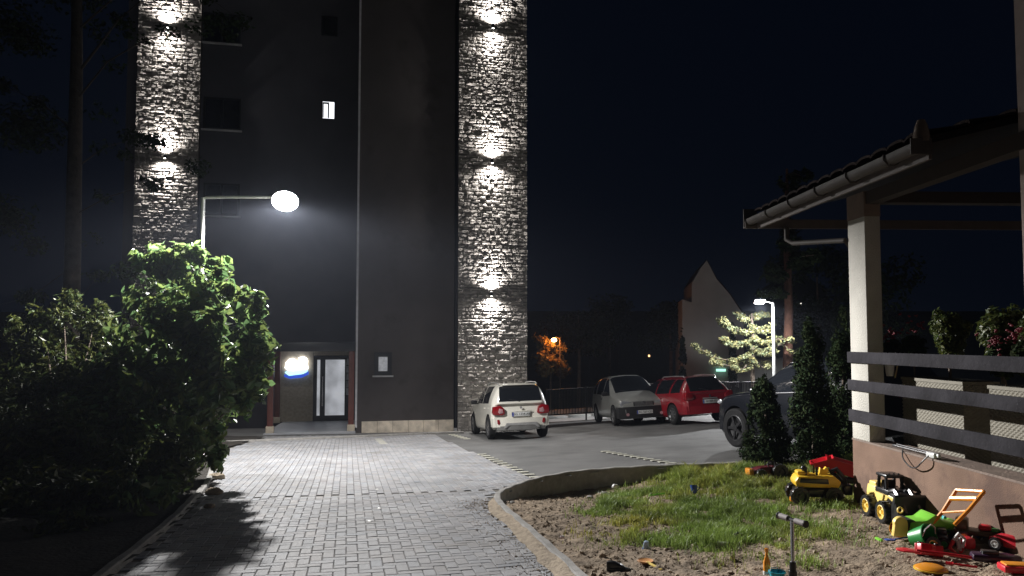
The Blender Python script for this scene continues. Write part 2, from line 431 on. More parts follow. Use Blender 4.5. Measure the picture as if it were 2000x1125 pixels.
def grass():
    n = 520000; x = rng.uniform(.4, 6.0, n); y = rng.uniform(5.2, 13.6, n)
    cl = np.clip((fbm(x * 3.2, y * 3.2, 4, 40) - .36) * 5, .02, 1)
    k = inpoly(x, y - .06, gpoly) & (rng.random(n) < grass_density(x, y) * cl) & ((x < 3.95) | (y > 8.95)) & (x / y < .72)
    x = x[k]; y = y[k]; n = len(x); z = soil_h(x, y) - .004
    h = (.035 + .085 * fbm(x * 2.5, y * 2.5, 3, 8) ** 1.3 + .05 * fbm(x * 9, y * 9, 2, 51)) * rng.uniform(.5, 1.5, n); h = np.where(y > 11.0, h * 1.35, h) * (.55 + .9 * np.clip((fbm(x * 5, y * 5, 3, 40) - .3) * 2.5, 0, 1))
    w = rng.uniform(.0026, .005, n) * (y / 8.5); a = rng.uniform(0, 2 * np.pi, n); le = rng.uniform(.1, .9, n) * h; b = rng.uniform(0, 2 * np.pi, n)
    P = np.stack([x, y, z], 1); sd = np.stack([np.cos(a), np.sin(a), 0 * a], 1) * w[:, None]; ln = np.stack([np.cos(b) * le, np.sin(b) * le, 0 * le], 1)
    up = np.stack([0 * h, 0 * h, h], 1)
    V = np.stack([P - sd, P + sd, P + up * .6 + ln * .35 + sd * .8, P + up * .6 + ln * .35 - sd * .8, P + up * .95 + ln], 1).reshape(-1, 3)
    bi = np.arange(n)[:, None] * 5
    F = np.concatenate([bi + np.array([0, 1, 2]), bi + np.array([0, 2, 3]), bi + np.array([3, 2, 4])])
    dry = np.clip((fbm(x * 1.1, y * 1.1, 3, 31) - .40) * 3 + .9 * np.exp(-((x - 1.45) / .35) ** 2 - ((y - 8.3) / .5) ** 2), 0, 1) * rng.uniform(.2, 1, n)
    br = rng.uniform(.6, 1.4, n)
    T = np.stack([br * (1 + 1.1 * dry), br * (1 + .3 * dry), br * (1 + .3 * dry)], 1); T = np.repeat(T, 5, 0)
    tag(np_mesh("grass", V, F, M_grass, tint=T), "uneven green and yellowing grass on the garden bed", "grass", kind="stuff")
grass()

# ------------------------------------------------------------------ foliage
def leaves(name, blobs, n, size, mat, parent=None, shell=.55, up=.45, long=1.5, gap=.42, gs=2.2, seed=1, quad=False, droop=0., face=0.):
    """leaf-sized bent faces through a set of ellipsoids (x,y,z,rx,ry,rz)"""
    rg = np.random.default_rng(seed); B = np.array(blobs, float)
    vol = (B[:, 3] * B[:, 4] * B[:, 5]) ** .8; pick = rg.choice(len(B), n * 2, p=vol / vol.sum())
    d = rg.normal(size=(n * 2, 3)); d /= np.linalg.norm(d, axis=1)[:, None]
    r = 1 - (1 - rg.random(n * 2) ** .6) * (1 - 0) * shell; r *= rg.uniform(.9, 1.13, n * 2)
    P = B[pick, :3] + d * r[:, None] * B[pick, 3:6]
    g = fbm(P[:, 0] * gs + P[:, 2] * .7 * gs + 50, P[:, 1] * gs + P[:, 2] * gs * .8 + 90, 3, seed)
    k = g > gap * .95; P = P[k][:n]; d = d[k][:n]; n = len(P)
    nn = d * (1 - up) + np.array([0, -face, up]) + rg.normal(size=(n, 3)) * .5; nn /= np.linalg.norm(nn, axis=1)[:, None]
    t = rg.normal(size=(n, 3)) + np.array([0, 0, -droop]); t -= (t * nn).sum(1)[:, None] * nn; t /= np.linalg.norm(t, axis=1)[:, None]
    b = np.cross(nn, t); s = size * rg.uniform(.55, 1.25, n)[:, None]
    if quad:
        V = np.stack([P - t * s * long * .5, P + b * s * .4 + nn * s * .1, P + t * s * long * .5, P - b * s * .4 + nn * s * .1], 1).reshape(-1, 3)
        bi = np.arange(n)[:, None] * 4; F = np.concatenate([bi + np.array([0, 1, 2]), bi + np.array([0, 2, 3])]); m = 4
    else:
        V = np.stack([P - t * s * long * .45, P - t * s * .2 + b * s * .42 + nn * s * .13, P + t * s * .15 + b * s * .34 + nn * s * .12, P + t * s * long * .6 - nn * s * .1,
                      P + t * s * .15 - b * s * .34 + nn * s * .12, P - t * s * .2 - b * s * .42 + nn * s * .13], 1).reshape(-1, 3)
        bi = np.arange(n)[:, None] * 6; F = np.concatenate([bi + np.array([0, 1, 2]), bi + np.array([0, 2, 3]), bi + np.array([0, 3, 4]), bi + np.array([0, 4, 5])]); m = 6
    br = rg.uniform(.55, 1.45, n); yl = rg.uniform(-.15, .25, n)
    T = np.repeat(np.stack([br * (1 + yl), br, br * (1 - yl)], 1), m, 0)
    return np_mesh(name, V, F, mat, parent, tint=T)
def blob(u, v, Y, r, ry=None, rz=None):
    p = at(u, v, Y); return (p.x, p.y, p.z, r, ry or r, rz or r)
def stems(base, tips, r, parent, name="stem", mat=None):
    mb = MB()
    for tp in tips:
        tp = Vector(tp); m = base.lerp(tp, .5) + Vector((random.uniform(-.12, .12), random.uniform(-.12, .12), .12))
        mb.tube([base + Vector((random.uniform(-.1, .1), random.uniform(-.1, .1), -.05)), base.lerp(m, .5), m, m.lerp(tp, .6), tp], r, n=6, rr=[r, r * .85, r * .65, r * .4, r * .18])
    return mb.build(name, mat or M_bark, parent)

def lilac():
    Y = 13.2
    bl = [blob(330, 520, Y + .1, .42, .5, .42), blob(300, 600, Y + .3, .6), blob(390, 580, Y + .2, .5), blob(420, 560, Y + .2, .35), blob(455, 655, 11.9, .48), blob(502, 682, 10.7, .29), blob(478, 668, 11.3, .35), blob(360, 690, Y - .1, .8),
          blob(460, 740, 11.4, .42), blob(490, 730, 10.6, .28), blob(480, 770, 10.8, .26, .4, .2), blob(400, 800, Y - .9, .5), blob(330, 820, Y - .9, .75), blob(250, 760, Y - .6, .8), blob(422, 880, Y - 1.0, .16, .2, .35), blob(370, 880, Y - 1.2, .4, .5, .5), blob(290, 910, Y - 1.6, .6, .6, .5),
          blob(430, 570, Y + .2, .25), blob(290, 505, Y + .3, .3), blob(365, 500, Y + .2, .25), blob(495, 640, 11, .18), blob(515, 672, 10.4, .15)]
    bl += [blob(405, 605, 11.1, .34), blob(350, 625, 10.9, .55), blob(300, 660, 10.7, .65), blob(385, 700, 10.9, .45), blob(395, 780, 10.9, .4), blob(400, 850, 10.9, .28), blob(330, 760, 10.6, .6), blob(425, 640, 11.6, .35)]
    bl += [blob(412, 700, 10.0, .34), blob(418, 765, 10.0, .30), blob(400, 640, 10.2, .30), blob(385, 830, 9.9, .35), blob(420, 900, 10.9, .13, .2, .2), blob(432, 885, 11.0, .08, .1, .14), blob(300, 960, 9.0, .35, .5, .22)]
    for k in range(40):   # shoots poking out of the outline
        a = random.uniform(-.6, 1.9); u = 360 + 155 * math.cos(a) + random.uniform(-35, 12); v = 690 - 198 * math.sin(a) + random.uniform(-8, 30)
        bl.append(blob(u, v, (Y + random.uniform(-.5, .4)) if u < 400 else random.uniform(10.3, 12.6), random.uniform(.07, .17), None, random.uniform(.1, .25)))
    base = onz(at(350, 900, Y).x, Y - .3, zr, 0)
    t = thing("lilac_bush", "large leafy lilac bush lit from behind by the tall street lamp, overhanging the driveway", "bush", base)
    bl2 = [(b[0] - base.x, b[1] - base.y, b[2] - base.z, *b[3:]) for b in bl]
    leaves("foliage", bl2, 18500, .112, M_leaf, t, gap=.50, gs=3.6, seed=3, shell=.85, up=.3, face=.35)
    leaves("inner_foliage", [(b[0], b[1], b[2], b[3] * .8, b[4] * .8, b[5] * .8) for b in (bl2[10], bl2[11], bl2[13], bl2[14])] + [(-.7, -.9, .8, .9, .9, .8)], 7000, .12, M_leaf, t, gap=0, seed=4, shell=1)
    stems(Vector((0, 0, 0)), [Vector(b[:3]) for b in bl2[:16]], .035, t)
    mf = MB()
    for u, v in ((489, 623), (486, 628), (440, 545), (345, 870), (352, 862)):
        p = at(u, v, Y - .4) - base
        for q in range(14): mf.ball(p + Vector((random.uniform(-.03, .03), random.uniform(-.03, .03), random.uniform(-.05, .05))), .012, sub=1)
    mf.build("blossom", pm("lilac_blossom", (.35, .12, .28), .7), t)
lilac()
def left_shrub():
    Y = 14.2
    bl = [blob(125, 620, Y, .45, .5, .4), blob(90, 650, Y, .48), blob(180, 650, Y, .5), blob(225, 690, Y, .5), blob(130, 700, Y, .7), blob(50, 740, Y - .2, .7), blob(220, 740, Y - .1, .65), blob(10, 720, Y + .1, .6), blob(-50, 740, Y, .7), blob(140, 790, Y - 1.2, .9),
          blob(20, 830, Y - 2.0, .8), blob(230, 850, Y - 2.4, .8), blob(100, 900, Y - 3.2, .9), blob(-60, 880, Y - 3, .9), blob(220, 930, Y - 3.6, .6, .6, .5), blob(60, 980, Y - 4.8, .7, .8, .5), blob(200, 975, Y - 4.6, .5, .6, .4), blob(300, 960, Y - 4.0, .4, .5, .35), blob(140, 1040, Y - 6.0, .45, .6, .25), blob(330, 900, Y - 3.6, .45)]
    for k in range(20):
        a = random.uniform(.2, 2.9); bl.append(blob(130 + 120 * math.cos(a), 690 - 110 * math.sin(a), Y + random.uniform(-.3, .3), random.uniform(.07, .15), None, random.uniform(.08, .2)))
    base = onz(at(120, 900, Y - 3).x, Y - 3)
    t = thing("garden_shrub", "smaller dense shrub at the left edge, in front of the bare tree trunk", "shrub", base)
    bl2 = [(b[0] - base.x, b[1] - base.y, b[2] - base.z, *b[3:]) for b in bl]
    leaves("foliage", bl2, 30000, .066, M_leaf2, t, gap=.47, gs=3.6, seed=8, long=1.9, shell=.85, up=.3, face=.35)
    leaves("inner_foliage", [(b[0], b[1], b[2], b[3] * .8, b[4] * .8, b[5] * .8) for b in bl2[9:20]], 11000, .10, M_leaf2, t, gap=0, seed=9, shell=1)
    stems(Vector((0, 0, 0)), [Vector(b[:3]) for b in bl2[:14]], .03, t)
left_shrub()
tag(sweep(lkp[::-1], 0.0, .09, .07, -.2, M_conc, "bed_kerb"), "low concrete kerb stones along the dark shrub bed at left", "kerb")
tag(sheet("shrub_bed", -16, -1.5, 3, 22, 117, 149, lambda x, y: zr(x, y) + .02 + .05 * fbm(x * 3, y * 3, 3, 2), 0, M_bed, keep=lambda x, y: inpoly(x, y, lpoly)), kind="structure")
def stones():
    for k, (u, v, s) in enumerate(((424, 936, .13), (417, 966, .12), (409, 992, .07))):
        p = G(u, v); mb = MB(); mb.ball((0, 0, s * .3), s, (1.1, .8, .55), sub=2, jit=.12)
        o = mb.build("bed_stone", M_sand); o.location = p
        tag(o, ["pale rough stone lying against the shrub bed kerb, the farthest of three", "flat pale stone at the kerb under the lilac, the middle of three", "smallest pale stone by the bed kerb, nearest the camera of three"][k], "stone", "stones along the shrub bed kerb")
stones()

M_bark2 = pm("dark_bark", (.045, .036, .03), .95, var=.35, vs=6, bump=1, bs=25)
def big_tree():
    TY = 19.0
    base = onz(at(140, 560, TY).x, TY)
    t = thing("tall_tree", "tall dark tree at the left, its twigs crossing the left stone pillar", "tree", base)
    mb = MB(); top = at(150, -150, TY) - base
    mb.tube([(0, 0, -.2), (0.02, 0, 1.5), at(142, 500, TY) - base, at(146, 300, TY) - base, at(150, 100, TY) - base, top], .16, n=12, rr=[.25, .21, .19, .17, .14, .1])
    mb.build("trunk", M_bark2, t)
    bl = []
    def br(pts, r, yy=TY):
        P = [at(u, v, yy + dy) - base for u, v, dy in pts]
        MB().tube(P, r, n=6, rr=[r * (1 - .85 * k / (len(P) - 1)) for k in range(len(P))]).build("branch", M_bark2, t); return P
    for pts, r in (([(145, 420, 0), (210, 385, -.3), (290, 360, -.6), (385, 328, -.9)], .022), ([(146, 200, 0), (210, 120, -.4), (280, 80, -.7), (330, 66, -1), (392, 50, -1.1)], .028),
                   ([(147, 150, 0), (230, 40, 0), (300, -20, 0)], .04), ([(148, 260, 0), (80, 200, 0), (10, 170, .3)], .035), ([(142, 520, 0), (60, 580, .2), (-20, 600, .5)], .012), ([(142, 560, 0), (60, 625, .2), (-20, 640, .5)], .01),
                   ([(146, 330, 0), (200, 290, .2), (262, 270, -.3), (300, 275, -.4)], .022), ([(150, 60, 0), (240, -20, -.3), (400, -10, -.8), (470, 40, -1)], .03), ([(143, 600, 0), (190, 540, -.6), (245, 530, -1.2)], .01)):
        P = br(pts, r)
        for q in P[1:]:
            bl.append((q.x, q.y, q.z, .35, .4, .22))
    for u, v, r in ((40, 60, 1.0), (120, -40, 1.2), (60, 250, .9), (220, 60, .6), (200, 220, .5), (10, 420, .8), (60, 480, .4), (300, -70, .8), (430, 40, .35), (250, 300, .3), (180, 470, .3), (250, 130, .35), (445, 70, .25)):
        p = at(u, v, TY + random.uniform(-.5, .8)) - base; bl.append((p.x, p.y, p.z, r, r, r * .7))
    leaves("crown", bl, 9000, .085, M_leafd, t, gap=.46, seed=5, shell=.9)
big_tree()

def conifer(name, u, v, Y, h, r, label, n, group=None, fn=zr, seed=1, mat=None, lean=0, size=.035):
    X = at(u, v, Y).x; base = onz(X, Y, fn); t = thing(name, label, "evergreen", base, group=group)
    bl = []
    K = 22
    for k in range(K):
        f = (k + .5) / K; rr = r * (math.sin(math.pi * min(1, f * 1.25 + .32) * .98) * .9 + .1) * (1 - f ** 3 * .4) if f < .99 else .05
        rr = max(.06, r * (1 - f) ** .62 * (1.05 if f > .08 else .8))
        bl.append((lean * f + random.uniform(-.05, .05), random.uniform(-.05, .05), h * f + .04, rr * random.uniform(.85, 1.12), rr * random.uniform(.85, 1.1), h / K * 1.3))
    for k in range(30):
        f = random.uniform(.05, .92); a = random.uniform(0, 6.28); rr = r * (1 - f) ** .62
        bl.append((lean * f + rr * math.cos(a), rr * math.sin(a), h * f, .09, .09, .15))
    leaves("crown", bl, n, size, mat or M_leafd, t, gap=.34, seed=seed, long=2.2, up=.1, shell=.5, quad=True)
    MB().cyl((0, 0, -.1), (0, 0, h * .6), .04, .015, n=8).build("trunk", M_bark, t)
    return t
conifer("arborvitae", 1497, 905, 12.3, 1.42, .40, "small rounded arborvitae in the grass in front of the dark parked car", 9000, seed=2)
conifer("arborvitae", 1590, 900, 11.7, 2.3, .42, "tall narrow arborvitae between the small one and the terrace post", 12000, seed=3)
conifer("arborvitae", 1650, 900, 12.6, 2.45, .38, "dark arborvitae directly behind the terrace post, rightmost of three", 9000, seed=4)

# ------------------------------------------------------------------ apartment building
BO = Vector((-5.05, 24.2, 0))
bld = thing("apartment_building", "tall dark grey apartment block with stone pillars lit by wall lights", "building", BO, A)
ex, ey = Vector((ca, sa, 0)), Vector((-sa, ca, 0))
def BL(u, v, yl):
    d = ray(u, v); t = (yl - (EYE - BO).dot(ey)) / d.dot(ey); p = EYE + d * t - BO
    return p.dot(ex), p.z
def bz(xl, yl):
    p = BO + ex * xl + ey * yl; return float(zr(p.x, p.y))
def bpart(mb, name, mat, parent=None, **k): return mb.build(name, mat, parent or bld, **k)
HT = 14.5
xA = BL(886, 800, 0)[0]; xP0 = BL(894, 700, -.12)[0]; xP1 = BL(1029, 600, -.12)[0]
WY = 3.2
xL0, xL1 = BL(264, 300, WY - .25)[0], BL(388, 300, WY - .25)[0]
doorx0 = BL(612, 760, WY)[0]; doorx1 = BL(685, 760, WY)[0]
z_dt = BL(640, 697, WY)[1]; z_db = BL(640, 822, WY)[1]
# front block
bpart(MB().bx((0, 0, -2.6), (xA, 12, HT)), "front_wall", M_render)
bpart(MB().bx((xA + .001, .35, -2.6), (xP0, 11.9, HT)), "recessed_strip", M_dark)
# left wing
xw = xL0 - .4
bpart(MB().bx((xw, WY, -2.6), (-.001, 12, HT)), "wing_wall", M_render2)
# plinth of the front block
px0 = BL(706, 835, -.04)[0]
mb = MB(); n = 6
for k in range(n):
    a = px0 + (xA - px0) * k / n; b = px0 + (xA - px0) * (k + 1) / n
    zt = BL(795, 821.5, -.04)[1]; mb.bx((a + .004, -.04, -2.4), (b - .004, -.0005, zt), bev=.004)
bpart(mb, "plinth", M_plinth)
# narrow pale strip up the block corner, and black downpipe
bpart(MB().bx((-.035, -.03, -1.2), (.03, .02, HT)), "corner_strip", pm("pale_strip", (.62, .62, .66), .5))
bpart(MB().cyl((xA + .09, .1, bz(xA, 0) + .03), (xA + .09, .1, HT), .075, n=16), "downpipe", M_dark)
bpart(MB().cyl((xA + .09, .08, bz(xA, 0) - .02), (xA + .09, .08, bz(xA, 0) + .1), .1, n=16), "pipe_foot", M_pole)
# roof slab above the frame
bpart(MB().bx((xw - .3, -.5, HT), (xP1 + .3, 12.3, HT + .35)), "roof", M_dark)

def stone(x0, x1, y, z0, z1, seed):
    st = .022; nx = int((x1 - x0) / st); nz = int((z1 - z0) / st)
    xs = np.linspace(x0, x1, nx); zs = np.linspace(z0, z1, nz); X, Z = np.meshgrid(xs, zs)
    rg = np.random.default_rng(seed); rows = [z0]
    while rows[-1] < z1: rows.append(rows[-1] + rg.uniform(.085, .15))
    rows = np.array(rows); Zw = Z + .03 * (fbm(X * 2.2, Z * 2.2, 2, seed) - .4)
    ri = np.clip(np.searchsorted(rows, Zw) - 1, 0, len(rows) - 2)
    dz = np.minimum(Zw - rows[ri], rows[ri + 1] - Zw)
    D = np.zeros_like(X); tint = np.ones_like(X)
    for r in range(len(rows) - 1):
        m = ri == r
        if not m.any(): continue
        bs = [x0 - rg.uniform(0, .3)]
        while bs[-1] < x1: bs.append(bs[-1] + rg.uniform(.12, .34))
        bs = np.array(bs); k = np.clip(np.searchsorted(bs, X[m]) - 1, 0, len(bs) - 2)
        dx = np.minimum(X[m] - bs[k], bs[k + 1] - X[m]); e = np.minimum(dx, dz[m])
        base = rg.uniform(.03, .065, len(bs)); sl = rg.normal(0, .22, len(bs)); slz = rg.normal(0, .38, len(bs)); tt = rg.uniform(.72, 1.2, len(bs))
        cx = (bs[:-1] + bs[1:]) / 2; zc = (rows[r] + rows[r + 1]) / 2
        D[m] = (base[k] + sl[k] * (X[m] - cx[k]) * .5 + slz[k] * (Z[m] - zc) * .6) * np.clip(e / .03, 0, 1) ** .6
        tint[m] = tt[k]
    D += .048 * (fbm(X * 8, Z * 9, 3, seed + 3) - .45) + .024 * (fbm(X * 26, Z * 26, 2, seed + 5) - .4)
    V = np.stack([X.ravel(), (y - D).ravel(), Z.ravel()], 1); i = np.arange(V.shape[0]).reshape(X.shape)
    F = np.stack([i[:-1, :-1].ravel(), i[:-1, 1:].ravel(), i[1:, 1:].ravel(), i[1:, :-1].ravel()], 1)
    T = tint.ravel(); return V, F, np.stack([T, T * .985, T * .97], 1)
def pillar(x0, x1, y, zb, seed, label):
    V, F, T = stone(x0, x1, y, zb, HT, seed)
    o = np_mesh("stone_pillar", V, F, M_stone, bld, smooth=False, tint=T); o['label'] = label
    MB().bx((x0 + .003, y + .02, -2.6), (x1 - .003, y + 2.5, HT)).build("pillar_core", M_render, o)
    return o
pillar(xP0, xP1, -.12, -2.2, 5, "wide lit stone pillar at the right corner of the block")
pillar(xL0, xL1, WY - .25, -2.2, 9, "narrower lit stone pillar on the left wing, behind the bush")

# wall lights, each throwing light up and down its pillar
def wall_light(u, v, yl, label, pw):
    x, z = BL(u, v, yl - .19); p = BO + ex * x + ey * (yl - .19); p.z = z
    t = thing("wall_light", label, "wall light", p, A, "up and down lights on the stone pillars")
    MB().cyl((0, 0, -.07), (0, 0, .07), .045, n=16).build("housing", M_black, t)
    MB().bx((-.04, .0, -.035), (.04, .26, .035)).build("bracket", M_black, t)
    for s in (-1, 1):
        MB().cyl((0, 0, s * .071), (0, 0, s * .074), .036, n=16).build("lens", M_lampf, t)
        L = bpy.data.lights.new("beam", 'SPOT'); L.energy = pw; L.spot_size = R(150); L.spot_blend = .8; L.shadow_soft_size = .03; L.color = (1, .955, .91)
        o = link(bpy.data.objects.new("beam", L)); o.parent = t; o.location = (0, -.02, s * .085); o.rotation_euler = (0 if s < 0 else math.pi, 0, 0)
        L2 = bpy.data.lights.new("narrow_beam", 'SPOT'); L2.energy = pw * 1.5; L2.spot_size = R(60); L2.spot_blend = 1; L2.shadow_soft_size = .03; L2.color = (1, .955, .91)
        o = link(bpy.data.objects.new("narrow_beam", L2)); o.parent = t; o.location = (0, -.06, s * .085); o.rotation_euler = ((-1 if s < 0 else 1) * 0 + (0 if s < 0 else math.pi), 0, 0)
PW = 300
for v, lb in ((-212, "highest light on the right stone pillar, above the picture"), (51, "top visible light on the right stone pillar"), (314, "middle light on the right stone pillar"), (574, "lowest light on the right stone pillar, above the white car")):
    wall_light(963 + (51 - v) * .006, v, -.12, lb, PW)
for v, lb in ((-205, "highest light on the left stone pillar, above the picture"), (50, "top visible light on the left stone pillar"), (305, "light on the left stone pillar beside the street lamp arm")):
    wall_light(327 + (50 - v) * .02, v, WY - .25, lb, PW)

# windows
def window(u0, v0, u1, v1, yl, lit=None, fr=.07, sill=True, name="window", mull=False, label=None):
    xa, zt = BL(u0, v0, yl); xb, zb = BL(u1, v1, yl)
    f = MB()
    f.bx((xa, yl - .03, zt - fr), (xb, yl + .03, zt)); f.bx((xa, yl - .03, zb), (xb, yl + .03, zb + fr))
    f.bx((xa, yl - .03, zb + fr), (xa + fr, yl + .03, zt - fr)); f.bx((xb - fr, yl - .03, zb + fr), (xb, yl + .03, zt - fr))
    if mull: xm = (xa + xb) / 2; f.bx((xm - fr / 2, yl - .028, zb + fr), (xm + fr / 2, yl + .03, zt - fr))
    fo = bpart(f, name, M_dark)
    if label: fo['label'] = label
    MB().bx((xa + fr, yl - .012, zb + fr), (xb - fr, yl - .004, zt - fr)).build("pane", lit or M_glassd, fo)
    if sill: MB().bx((xa - .05, yl - .12, zb - .05), (xb + .05, yl - .0005, zb - .005)).build("sill", pm("pale_sill", (.5, .5, .52), .5), fo)
    return fo, xa, xb, zb, zt
window(398, 24, 470, 88, WY, mull=True); window(398, 189, 470, 256, WY, mull=True); window(398, 357, 468, 423, WY, mull=True)
window(628, 31, 659, 72, WY, sill=False)
M_litw = pm("lit_window_light", (.9, .9, .9), .5, emis=(.92, .95, 1), es=1.6)
fo, xa, xb, zb, zt = window(628, 196, 655, 235, WY, lit=M_litw, fr=.045, sill=False, label="small brightly lit stair window with its sash tilted open")
s = MB(); w = xb - xa; h = zt - zb
s.bx((xa + w * .10, WY - .10, zb + .05), (xa + w * .17, WY - .07, zt - .09)); s.bx((xa + w * .45, WY - .10, zb + .05), (xa + w * .55, WY - .07, zt - .13))
s.bx((xa + w * .10, WY - .10, zt - .15), (xa + w * .55, WY - .07, zt - .09)); s.build("sash", M_dark, fo)
M_frost = pm("frosted_pane_light", (.6, .6, .62), .4, var=.3, vs=9, emis=(.8, .84, .92), es=.16)
window(731, 688, 765, 733, 0, lit=M_glassd, fr=.14, sill=True, label="small window with a pale frosted pane beside the entrance")
xa, zt = BL(737, 697, -.02); xb, zb = BL(757, 725, -.02)
bpart(MB().bx((xa, -.02, zb), (xb, -.013, zt)), "frosted_pane", M_frost)

# entrance: porch slab, canopy, posts, cladding, door
xs0 = BL(516, 848, 0)[0]; zp = BL(600, 843, 0)[1]
bpart(MB().prism([(xs0, -.35), (-.02, -.35), (-.02, WY), (xs0 + .3, WY)], .16, Matrix.Translation((0, 0, zp - .16))), "porch_slab", pm("porch_tiles", (.42, .43, .46), .45, var=.12, vs=2))
zc = BL(600, 684, WY)[1]
bpart(MB().bx((xs0 - .25, -.15, zc), (-.04, WY, zc + .30), bev=.01), "canopy", M_dark)
bpart(MB().bx((BL(545, 760, WY)[0], WY - .04, zp), (doorx0 - .01, WY - .0005, zc)).bx((doorx0, WY - .04, z_dt + .05), (-.04, WY - .0005, zc)), "cladding", M_brick)
M_post = pm("red_brown_post", (.16, .055, .045), .5)
M_pb = pm("beige_post_base", (.55, .48, .38), .8, bump=.3)
for (u, yl) in ((528, .0), (541, WY - .3), (688, -.0)):
    x = BL(u, 800, yl)[0]
    if u == 688: x = -.16
    po = bpart(MB().bx((x - .09, yl - .09, zp + .2), (x + .09, yl + .09, zc), bev=.008), "post", M_post)
    MB().bx((x - .12, yl - .14, zp - .0), (x + .12, yl + .12, zp + .2), bev=.01).build("post_base", M_pb, po)
x0_, x1_ = BL(563, 690, WY - .3)[0], BL(600, 690, WY - .3)[0]
bpart(MB().bx((x0_, WY - .32, zc - .035), (x1_, WY - .28, zc - .002)), "light_strip", pm("strip_light", (.8, .85, 1), .5, emis=(.7, .78, 1), es=1.2))
# door
d = MB(); fr = .10; yl = WY - .05
d.bx((doorx0, yl - .05, z_db), (doorx1 - .02, yl + .04, z_db + .1)); d.bx((doorx0, yl - .05, z_dt - .1), (doorx1 - .02, yl + .04, z_dt))
def DX(u): return BL(u, 760, yl)[0]
zt2, zb2 = BL(650, 704, yl)[1], BL(650, 811, yl)[1]
d.bx((doorx0, yl - .05, z_db + .1), (DX(619), yl + .04, z_dt - .1)); d.bx((DX(625), yl - .05, z_db + .1), (DX(635), yl + .04, z_dt - .1)); d.bx((DX(673), yl - .05, z_db + .1), (doorx1 - .02, yl + .04, z_dt - .1))
d.bx((DX(619), yl - .05, z_db + .1), (DX(625), yl + .04, zb2)); d.bx((DX(635), yl - .05, z_db + .1), (DX(673), yl + .04, zb2))
door = bpart(d, "entrance_door", M_dark)
M_dpane = pm("lit_door_pane_light", (.5, .5, .5), .4, var=.3, vs=1.2, emis=(.80, .83, .90), es=.42)
nt = M_dpane.node_tree; b = nt.nodes["Principled BSDF"]
n5 = nt.nodes.new("ShaderNodeTexNoise"); n5.inputs["Scale"].default_value = 1.3; n5.inputs["Detail"].default_value = 4
m5 = nt.nodes.new("ShaderNodeMapRange"); m5.inputs[1].default_value = .35; m5.inputs[2].default_value = .65; m5.inputs[3].default_value = .22; m5.inputs[4].default_value = .5
tc5 = nt.nodes.new("ShaderNodeTexCoord"); nt.links.new(tc5.outputs["Object"], n5.inputs["Vector"]); nt.links.new(n5.outputs["Fac"], m5.inputs[0]); nt.links.new(m5.outputs[0], b.inputs["Emission Strength"])
MB().bx((DX(635), yl - .01, zb2), (DX(673), yl + .0, z_dt - .1)).build("pane", M_dpane, door)
MB().bx((DX(619), yl - .01, zb2), (DX(625), yl + .0, z_dt - .1)).build("side_pane", M_dpane, door)
MB().cyl((DX(630), yl - .1, zb2 + .35), (DX(630), yl - .1, z_dt - .7), .018, n=10).cyl((DX(630), yl - .1, zb2 + .5), (DX(630), yl - .04, zb2 + .5), .01).cyl((DX(630), yl - .1, z_dt - .8), (DX(630), yl - .04, z_dt - .8), .01).build("handle", M_chr, door)
MB().bx((doorx0 - .05, yl - .25, z_db - .03), (doorx1, yl + .03, z_db - .003)).build("threshold", pm("pale_sill", (.5, .5, .52), .5), door)
mbx = MB()
for r in range(5): mbx.bx((DX(676), yl - .14, z_dt - .30 - r * .27), (DX(684), yl - .052, z_dt - .06 - r * .27), bev=.006)
tag(mbx.build("letterboxes", pm("grey_metal_boxes", (.25, .26, .28), .4, metal=.4), bld))
# backlit sign: two rounded glyphs over a sweeping blue underline
sgx, sgz = BL(580, 715, WY - .1); sp = BO + ex * sgx + ey * (WY - .06); sp.z = sgz
sg = thing("backlit_sign", "small glowing white and blue logo sign on the wall left of the entrance door", "sign", sp, A)
k = 27.2 / F_PX
def sgpoly(P): return [((u - 580) * k, (715 - v) * k) for u, v in P]
M_sw = pm("sign_white_light", (.9, .9, .9), .5, emis=(.95, .97, 1), es=5)
M_sc = pm("sign_cyan_light", (.5, .8, .9), .5, emis=(.35, .75, 1), es=2.2)
M_sb = pm("sign_blue_light", (.05, .1, .5), .5, emis=(.03, .10, .75), es=.7)
MB().prism(sgpoly([(558, 718), (560, 708), (565, 702), (573, 700), (578, 704), (581, 709), (583, 706), (583, 699), (590, 697), (597, 699), (600, 705), (599, 712), (601, 718), (600, 721), (588, 721), (574, 723), (562, 722)]), .03, SIDE(0, -.07)).build("glyphs", M_sw, sg)
MB().prism(sgpoly([(558, 727), (564, 723), (575, 725), (586, 723), (600, 722), (599, 726), (590, 730), (566, 733)]), .025, SIDE(0, -.075)).build("underline", M_sc, sg)
MB().prism(sgpoly([(557, 730), (566, 734), (592, 731), (602, 725), (602, 731), (590, 737), (567, 739), (557, 735)]), .02, SIDE(0, -.07)).build("lower_edge", M_sb, sg)
L = bpy.data.lights.new("sign_glow", 'POINT'); L.energy = 1.1; L.color = (.6, .75, 1); L.shadow_soft_size = .2
o = link(bpy.data.objects.new("sign_glow", L)); o.parent = sg; o.location = (0, -.3, 0)
# apron kerb in front of the building
q0, q1 = G(400, 867), G(905, 845.5)
mb = MB(); dd = (q1 - q0); N_ = 12
for k2 in range(N_):
    a = q0 + dd * (k2 / N_); b = q0 + dd * ((k2 + 1) / N_); c = (a + b) / 2; c.z = float(zr(c.x, c.y)) + .01
    mb.box(c, ((b - a).length - .01, .10, .10), rot=Matrix.Rotation(math.atan2(dd.y, dd.x), 4, 'Z') @ Matrix.Rotation(math.atan2(float(zr(b.x, b.y) - zr(a.x, a.y)), (b - a).length) * -1, 4, 'Y'), bev=.008)
tag(mb.build("apron_kerb", M_conc), "flush concrete kerb along the pavement in front of the building", "kerb")

